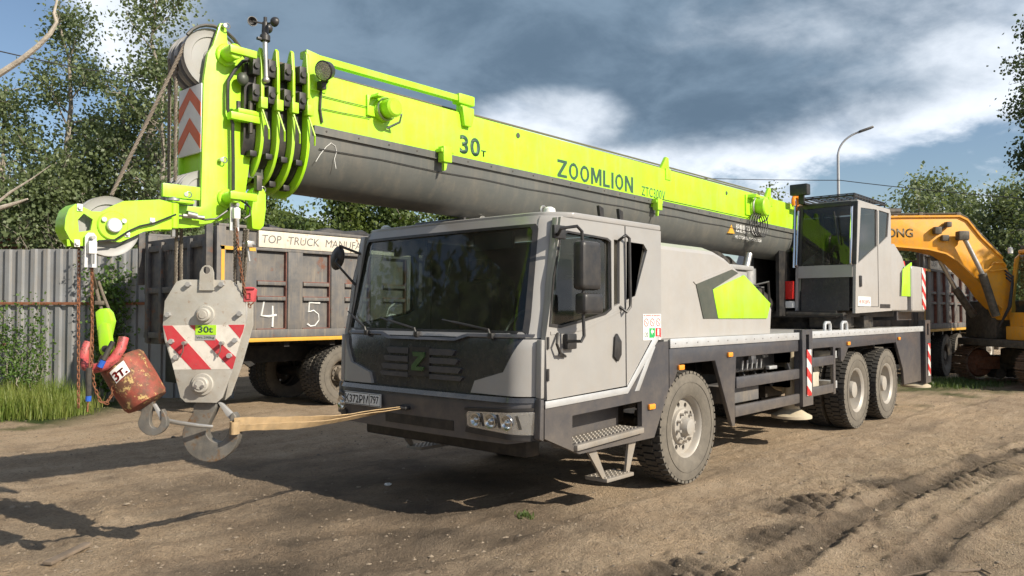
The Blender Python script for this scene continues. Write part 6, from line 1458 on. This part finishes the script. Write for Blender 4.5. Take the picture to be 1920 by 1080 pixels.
def container():
    x0, x1, zt = -1.6, .85, FC.p(20, 441)[1]
    MB().box((x0, 0, .1), (x1, 2.2, zt), .02).build('container_body', 'terracotta', CT)
    for x in np.arange(x0+.1, x1-.1, .22): MB().box((x, -.035, .2), (x+.11, 0, zt-.12), .01).build('corrugation', 'terracotta', CT)
    for z in (.1, zt-.09): MB().box((x0-.02, -.05, z), (x1+.02, -.036, z+.09), .006).build('side_rail', 'rust', CT)
    for x in (x0-.02, x1-.08): MB().box((x, -.06, .1), (x+.1, -.0505, zt+.02), .006).build('corner_post', 'rust', CT)
container()
lp_ = AT(1575, 36, 0)
LP = thing('street_lamp', 'tall grey street lamp with curved arm behind the operator cab', 'street lamp', lp_)
def lamp():
    zt = DP(1600, 250, 36).z; arm = [(0, 0, zt-1.6)]
    tip = DP(1612, 247, 36)-lp_; k0 = DP(1576, 290, 36).z
    path = [V((0, 0, 0)), V((0, 0, k0))]
    for t in np.linspace(.1, 1, 9): a = t*math.pi/2*.8; path.append(V((tip.x*(1-math.cos(a))/(1-math.cos(math.pi*.4)), tip.y*(1-math.cos(a))/(1-math.cos(math.pi*.4)), k0+(tip.z-k0)*math.sin(a)/math.sin(math.pi*.4))))
    MB().tube(path, [.10, .06]+[.045]*9, 10).build('pole', 'lamppost', LP)
    d = V((RT.x, RT.y, .35)).normalized(); c = path[-1]; R_ = Matrix((d, Z3.cross(d).normalized(), d.cross(Z3.cross(d)).normalized())).transposed()
    MB().box((-.05, -.16, -.05), (.62, .16, .06), .04).build('lamp_head', 'plastic', LP).matrix_local = Matrix.Translation(c) @ R_.to_4x4()
    cb = MB().box((-.12, -.12, 0), (.12, .12, .03)).build('base_plate', 'lamppost', LP)
lamp()
def cable(label, pts, r=.018):
    P = [V(p) for p in pts]; Q = []
    for a, b in zip(P, P[1:]):
        for t in np.linspace(0, 1, 9)[:-1]: q = a.lerp(b, t); q.z -= .06*4*t*(1-t)*(b-a).length*.12; Q.append(q)
    Q.append(P[-1]); tag(MB().tube(Q, r, 5).build('overhead_cable', 'plastic'), label, 'cable', 'overhead cables')
cable('thin dark overhead cable strung from the street lamp across the right sky', [DP(500, 345, 60), DP(1130, 326, 44), DP(1575, 338, 36), DP(1960, 375, 30), DP(2500, 420, 24)])
cable('thin dark overhead cable crossing the trees at the upper left', [DP(-700, -60, 12), DP(-60, 82, 14.5), DP(160, 130, 16), DP(460, 160, 19), DP(1050, 345, 34)], .012)
def plank():
    a, b = G(88, 1066), G(166, 1027); d = (b-a).normalized(); R_ = Matrix((d, Z3.cross(d), Z3)).transposed(); c = (a+b)/2
    m = MB().box((-.0, 0, 0), (0, 0, 0)) if False else MB()
    L_ = (b-a).length/2; m.prism([(-L_, -.03), (L_*.9, -.035), (L_, .0), (L_*.95, .03), (-L_*.97, .035)], 'z', 0, .022, .004)
    o = m.build('wooden_stick', 'plank'); o.matrix_local = Matrix.Translation((c.x, c.y, Hs(c.x, c.y)+.006)) @ R_.to_4x4(); tag(o, 'dark splintered board lying on the dirt at the bottom left', 'board')
plank()
def twig():
    P = [G(1690, 1072), G(1740, 1073), G(1800, 1071), G(1840, 1071), G(1858, 1080)]
    tag(MB().tube([(p.x, p.y, Hs(p.x, p.y)+.012) for p in P], [.006, .008, .009, .008, .005], 6).build('twig', 'plank'), 'thin dry twig on the dirt at the bottom right', 'twig')
twig()
for px, py, lab in ((727, 910, 'white scrap of litter on the dirt left of the crane shadow'), (1262, 870, 'dark clod of earth beside the front tyre tracks')):
    c = G(px, py); s = .035; m = MB().sphere((0, 0, 0), s, 8, 5, (1.3, .8, .45)); rr = random.Random(px); m.v = [(x*rr.uniform(.7, 1.2), y*rr.uniform(.7, 1.2), z*rr.uniform(.6, 1.2)) for x, y, z in m.v]
    o = m.build('litter_scrap' if px < 1000 else 'earth_clod', 'white' if px < 1000 else 'dumpdark', sharp=20); o.location = (c.x, c.y, Hs(c.x, c.y)+.01); tag(o, lab, 'litter' if px < 1000 else 'clod')

# ------------------------------------------------------------------ vegetation
def leaf_mesh(name, pos, size, mat, rng, up=.25, fold=.25):
    n = len(pos); d = rng.normal(size=(n, 3)); d /= np.linalg.norm(d, axis=1)[:, None]; d[:, 2] -= up; d /= np.linalg.norm(d, axis=1)[:, None]
    s = rng.normal(size=(n, 3)); s -= d*(s*d).sum(1)[:, None]; s /= np.linalg.norm(s, axis=1)[:, None]; nn = np.cross(d, s)
    L_ = (size*rng.uniform(.6, 1.3, n))[:, None]; w_ = L_*.36
    a = pos; b = pos+d*L_*.45+s*w_+nn*w_*fold; c = pos+d*L_; e = pos+d*L_*.45-s*w_+nn*w_*fold
    v = np.stack([a, b, c, e], 1).reshape(-1, 3); f = np.arange(n*4, dtype=np.int32)
    me = bpy.data.meshes.new(name); me.vertices.add(n*4); me.vertices.foreach_set('co', v.ravel()); me.loops.add(n*4); me.loops.foreach_set('vertex_index', f); me.polygons.add(n); me.polygons.foreach_set('loop_start', np.arange(0, n*4, 4, dtype=np.int32)); me.update(calc_edges=True); me.materials.append(M[mat]); return me
def tree(name, label, base, h, spread, seed, nleaf, lsize, mat, stems=1, bare=.15, group=None, z0=.25, cat='tree', up=(.5, 1.1), clump=.20, lean=(0, 0), barkm='bark'):
    r = random.Random(seed); rng = np.random.default_rng(seed); T = thing(name, label, cat, base, 0, group); wood = MB(); tips = []; wts = []
    for st in range(stems):
        a0 = r.random()*6.28; off = V((math.cos(a0), math.sin(a0), 0))*(0 if stems == 1 else r.uniform(.1, .35)*spread*.4); hh = h*(1 if st == 0 else r.uniform(.65, .95)); ln_ = V((r.gauss(0, .06)+lean[0], r.gauss(0, .06)+lean[1], 0))+off*.12
        path = []; p = off.copy(); K = 9
        for i in range(K): t = i/(K-1); path.append(off+ln_*hh*t+V((r.gauss(0, .03), r.gauss(0, .03), 0))*hh*t*.6+V((0, 0, hh*t))); 
        r0 = .013*hh+.02; rs = [r0*(1-.9*i/(K-1))+.006 for i in range(K)]; wood.tube(path, rs, 8)
        def at(t): k = min(int(t*(K-1)), K-2); return path[k].lerp(path[k+1], t*(K-1)-k)
        nl = int(9+hh*1.6)
        for j in range(nl):
            t = z0+(1-z0)*(j+r.random())/nl; t = min(t, .985); az = j*2.4+r.uniform(-.5, .5); o = at(t)
            ll = spread*(1.15-.8*t)*r.uniform(.55, 1.15)*(.6+.4*min(1, (t-z0)*4)); el = r.uniform(*up); d = V((math.cos(az)*math.cos(el), math.sin(az)*math.cos(el), math.sin(el)))
            lp = [o]; q = o.copy()
            for k in range(5): d = (d+V((r.gauss(0, .16), r.gauss(0, .16), r.gauss(.03, .12)))).normalized(); q = q+d*ll/5; lp.append(q.copy())
            lr = max(.008, r0*(1-.85*t)*.42); wood.tube(lp, [lr*(1-.8*k/5)+.003 for k in range(6)], 5)
            dead = r.random() < bare
            for k in range(6):
                s = r.uniform(.25, 1); kk = min(int(s*5), 4); b = lp[kk].lerp(lp[kk+1], s*5-kk); dd = (d+V((r.gauss(0, .7), r.gauss(0, .7), r.gauss(.1, .5)))).normalized(); l2 = ll*r.uniform(.25, .5); e1 = b+dd*l2*.5; e2 = e1+(dd+V((r.gauss(0, .3), r.gauss(0, .3), .1))).normalized()*l2*.5
                wood.tube([b, e1, e2], [lr*.35+.002, lr*.22+.002, .0025], 4)
                if not dead:
                    for q_ in (b.lerp(e1, .6), e1, e1.lerp(e2, .5), e2): tips.append(tuple(q_)); wts.append(r.uniform(.1, 1.0)**2)
    tips = np.array(tips); wts = np.array(wts); idx = rng.choice(len(tips), nleaf, p=wts/wts.sum()); pos = tips[idx]+rng.normal(size=(nleaf, 3))*clump*np.array([1, 1, .9])
    wood.build('trunk', barkm, T); link('crown', leaf_mesh('crown', pos, lsize, mat, rng), T); return T
GT = 'trees behind the metal fence'
def gz0(px, d): p = AT(px, d); return V((p.x, p.y, float(H(np.array([p.x]), np.array([p.y]))[0]+hill_h(np.array([p.x]), np.array([p.y]))[0]-.04)))
tree('poplar_tree', 'broad dense poplar right behind the lime boom head', gz0(265, 17.0), 8.6, 1.9, 11, 18500, .088, 'leaf', 3, .12, GT)
tree('poplar_tree', 'tall poplar with bare grey top left of the boom head', gz0(150, 17.8), 8.4, 2.0, 12, 15500, .088, 'leaf', 2, .18, GT)
tree('poplar_tree', 'sparse poplar with dead twigs at the left picture edge', gz0(15, 18.2), 6.8, 2.4, 13, 12500, .088, 'leaf', 3, .28, GT, up=(.2, .9))
tree('poplar_tree', 'young poplar between the boom head and the dump truck tailgate', gz0(345, 19.5), 6.2, 1.7, 14, 9000, .10, 'leaf', 2, .1, GT)
tree('poplar_tree', 'low leafy poplar above the fence left of the lime arm', gz0(85, 16.4), 4.6, 1.5, 15, 8000, .10, 'leaf', 3, .2, GT, up=(.3, 1))
for k, (px, d, h, lab) in enumerate(((530, 25, 4.3, 'small tree above the dump truck sign, left of the boom shadow gap'), (655, 24, 5.6, 'rounded tree above the right end of the truck sign'), (760, 25, 5.7, 'leafy tree directly behind the far corner of the cab roof'), (860, 26, 5.6, 'tree under the middle of the boom, behind the cab roof'), (470, 27, 5.4, 'tree half hidden behind the boom collars'))):
    tree('birch_tree', lab, gz0(px, d), h, 1.9, 30+k, 9000, .14, 'leaf_far', 2, .03, 'trees behind the dump truck', z0=.2, clump=.25)
for k, (px, d, h, sp, n, lab) in enumerate(((1722, 40, 7.0, 3.0, 9000, 'grey-green willow just right of the operator cab'), (1800, 42, 8.6, 3.6, 13000, 'tall grey-green willow above the excavator boom'), (1880, 39, 7.4, 3.2, 12000, 'grey-green willow above the excavator cab'), (1460, 44, 8.2, 1.6, 3500, 'thin young tree peeking over the rear of the boom'))):
    tree('willow_tree', lab, gz0(px, d), h, sp, 50+k, n, .20, 'leaf_willow', 3, .03, 'willows beyond the yard', z0=.12, clump=.4, up=(.25, 1.0))
tree('elm_tree', 'dark leafy tree cut off by the right picture edge', gz0(1968, 21.5), 9.2, 1.8, 70, 15000, .11, 'leaf_dark', 2, .02, None, z0=.15, clump=.2)
tree('elm_tree', 'leafy tree standing beyond the right picture edge, shading the excavator', V((16.3, -8.6, 0)), 8.6, 2.9, 81, 16000, .17, 'leaf_dark', 2, .02, None, z0=.42, clump=.4, up=(.2, .8))
def dead_tree():
    T = thing('dead_tree', 'bare dead tree whose grey limbs reach in at the upper left edge', 'tree', gz0(-190, 12.5)); D = 12.5; l = lambda px, py, d=D: DP(px, py, d)-T.location
    MB().tube([V((0, 0, 0)), l(-180, 500), l(-165, 350), l(-150, 250)], [.13, .12, .10, .08], 10).build('trunk', 'deadwood', T)
    MB().tube([l(-155, 270), l(-80, 190), l(0, 138), l(40, 112), l(72, 86), l(95, 62), l(106, 42), l(101, 25), l(107, 0), l(112, -40)], [.07, .06, .05, .045, .04, .035, .028, .022, .018, .012], 8).build('limb', 'deadwood', T)
    MB().tube([l(-165, 380), l(-60, 400), l(0, 390), l(30, 381), l(52, 373)], [.06, .05, .04, .03, .015], 8).build('limb', 'deadwood', T)
    MB().tube([l(-20, 392), l(20, 360), l(60, 335), l(95, 310)], [.025, .02, .012, .005], 6).build('limb', 'deadwood', T)
dead_tree()
for a, b, d, lab in ((( 178, 372), (330, 112), 0, ''),): pass
# plants at the foot of the fence
def grass(name, label, centers, n, hmin, hmax, mat, seed, wd=.007):
    rng = np.random.default_rng(seed); c = np.array(centers); i = rng.integers(0, len(c), n); x = c[i, 0]+rng.normal(size=n)*c[i, 2]; y = c[i, 1]+rng.normal(size=n)*c[i, 2]; z = H(x, y); h = rng.uniform(hmin, hmax, n)*c[i, 3]
    a = rng.random(n)*6.283; dx, dy = np.cos(a), np.sin(a); ln = rng.uniform(.05, .45, n)*h; w_ = wd*rng.uniform(.6, 1.3, n); sx, sy = -dy*w_, dx*w_
    P = lambda t, k: np.stack([x+dx*ln*t*t, y+dy*ln*t*t, z+h*t*(1-.12*t)], -1)+np.stack([sx*k, sy*k, 0*x], -1)
    v = np.stack([P(0, -1), P(0, 1), P(.55, .8), P(.55, -.8), P(1, 0)], 1).reshape(-1, 3); b = np.arange(n)[:, None]*5
    f = np.concatenate([b+0, b+1, b+2, b+3, b+3, b+2, b+4], 1).astype(np.int32).ravel(); ls = (np.arange(n)[:, None]*7+np.array([0, 4])).astype(np.int32).ravel()
    me = bpy.data.meshes.new(name); me.vertices.add(n*5); me.vertices.foreach_set('co', v.ravel()); me.loops.add(len(f)); me.loops.foreach_set('vertex_index', f); me.polygons.add(n*2); me.polygons.foreach_set('loop_start', ls); me.update(calc_edges=True); me.materials.append(M[mat])
    o = bpy.data.objects.new(name, me); COL.objects.link(o); tag(o, label, 'grass'); o['kind'] = 'stuff'; return o
cs = []
for k in range(60): px = random.uniform(-120, 150); d = random.uniform(12.2, 14.2); p = AT(px, d); cs.append((p.x, p.y, .16, random.uniform(.5, 1.1)*(1 if px < 140 else .6)))
grass('tall_grass', 'tall sunlit green grass and weeds along the metal fence', cs, 10000, .18, .66, 'grass', 5, .006)
cs = [(p.x, p.y, .3, 1) for p in [G(random.uniform(1720, 1850), random.uniform(712, 728)) for k in range(30)]]+[(p.x, p.y, .03, .35) for p in [G(985, 970)]]
grass('short_grass', 'patchy short grass beside the rear outrigger', cs, 2600, .04, .16, 'weed', 6, .006)
def climber(name, label, px0, px1, py0, py1, n, seed, yoff, mat='vine', ls=.075):
    rng = np.random.default_rng(seed); r = random.Random(seed); root = FF.v((px0+px1)/2, 760); T = thing(name, label, 'plant', FF.to_world((root.x, yoff, 0)), ROT); st = MB(); P = []
    for k in range(9):
        a = FF.v(r.uniform(px0, px1)*.5+(px0+px1)/4, 756)-V((root.x, 0, 0)); a.z = 0; b = FF.v(r.uniform(px0, px1), r.uniform(py0, py0+.5*(py1-py0)))-V((root.x, 0, 0)); pts = [a.lerp(b, t)+V((r.gauss(0, .05), r.gauss(0, .04), 0)) for t in np.linspace(0, 1, 6)]; pts[0] = a
        st.tube(pts, [.012, .01, .008, .006, .005, .003], 5)
        for t in np.linspace(.15, 1, 26): kk = min(int(t*5), 4); q = pts[kk].lerp(pts[kk+1], t*5-kk); P.append(tuple(q))
    P = np.array(P); pos = P[rng.integers(0, len(P), n)]+rng.normal(size=(n, 3))*np.array([.11, .06, .12]); pos[:, 1] = np.minimum(pos[:, 1], .02); pos[:, 2] = np.maximum(pos[:, 2], .02)
    st.build('stems', 'bark', T); link('leaves', leaf_mesh('leaves', pos, ls, mat, rng), T)
climber('climbing_plant', 'bright green creeper covering the fence next to the dump truck', 168, 258, 480, 640, 3000, 3, -.16)
climber('weed_shrub', 'loose leafy weed in front of the fence left of the chains', 20, 130, 560, 680, 1500, 4, -.5, 'vine', .06)
climber('weed_shrub', 'thin leafy stalks rising from the grass under the red drum', 95, 150, 640, 720, 900, 8, -1.0, 'vine', .05)
def wood_mass():
    global LEFTW
    rng = np.random.default_rng(9); pos = []
    for px, d0, zt in [(random.uniform(1380, 2250), random.uniform(62, 80), random.uniform(3.5, 7)) for k in range(150)]+[(random.uniform(-300, 1400), random.uniform(55, 75), random.uniform(2.5, 4.5)) for k in range(170)]:
        c = gz0(px, d0); n = 170; p = rng.normal(size=(n, 3))*np.array([1.5, 1.5, zt*.27]); p[:, 2] = np.abs(p[:, 2]+zt*.45); pos.append(p+np.array(c))
    for k in range(70):     # the wood goes on past the left edge of the yard
        x, y = random.uniform(-22, -11), random.uniform(5, 17); p = rng.normal(size=(420, 3))*np.array([1.3, 1.3, 2.2]); p[:, 2] = np.clip(p[:, 2]+4.2, .2, 9); pos.append(p+np.array([x-2, y+2, 0]))
    me = leaf_mesh('distant_wood', np.concatenate(pos), .55, 'leaf_far', rng); o = link('distant_wood', me); tag(o, 'distant belt of bushes and trees along the horizon', 'wood'); o['kind'] = 'stuff'
wood_mass()
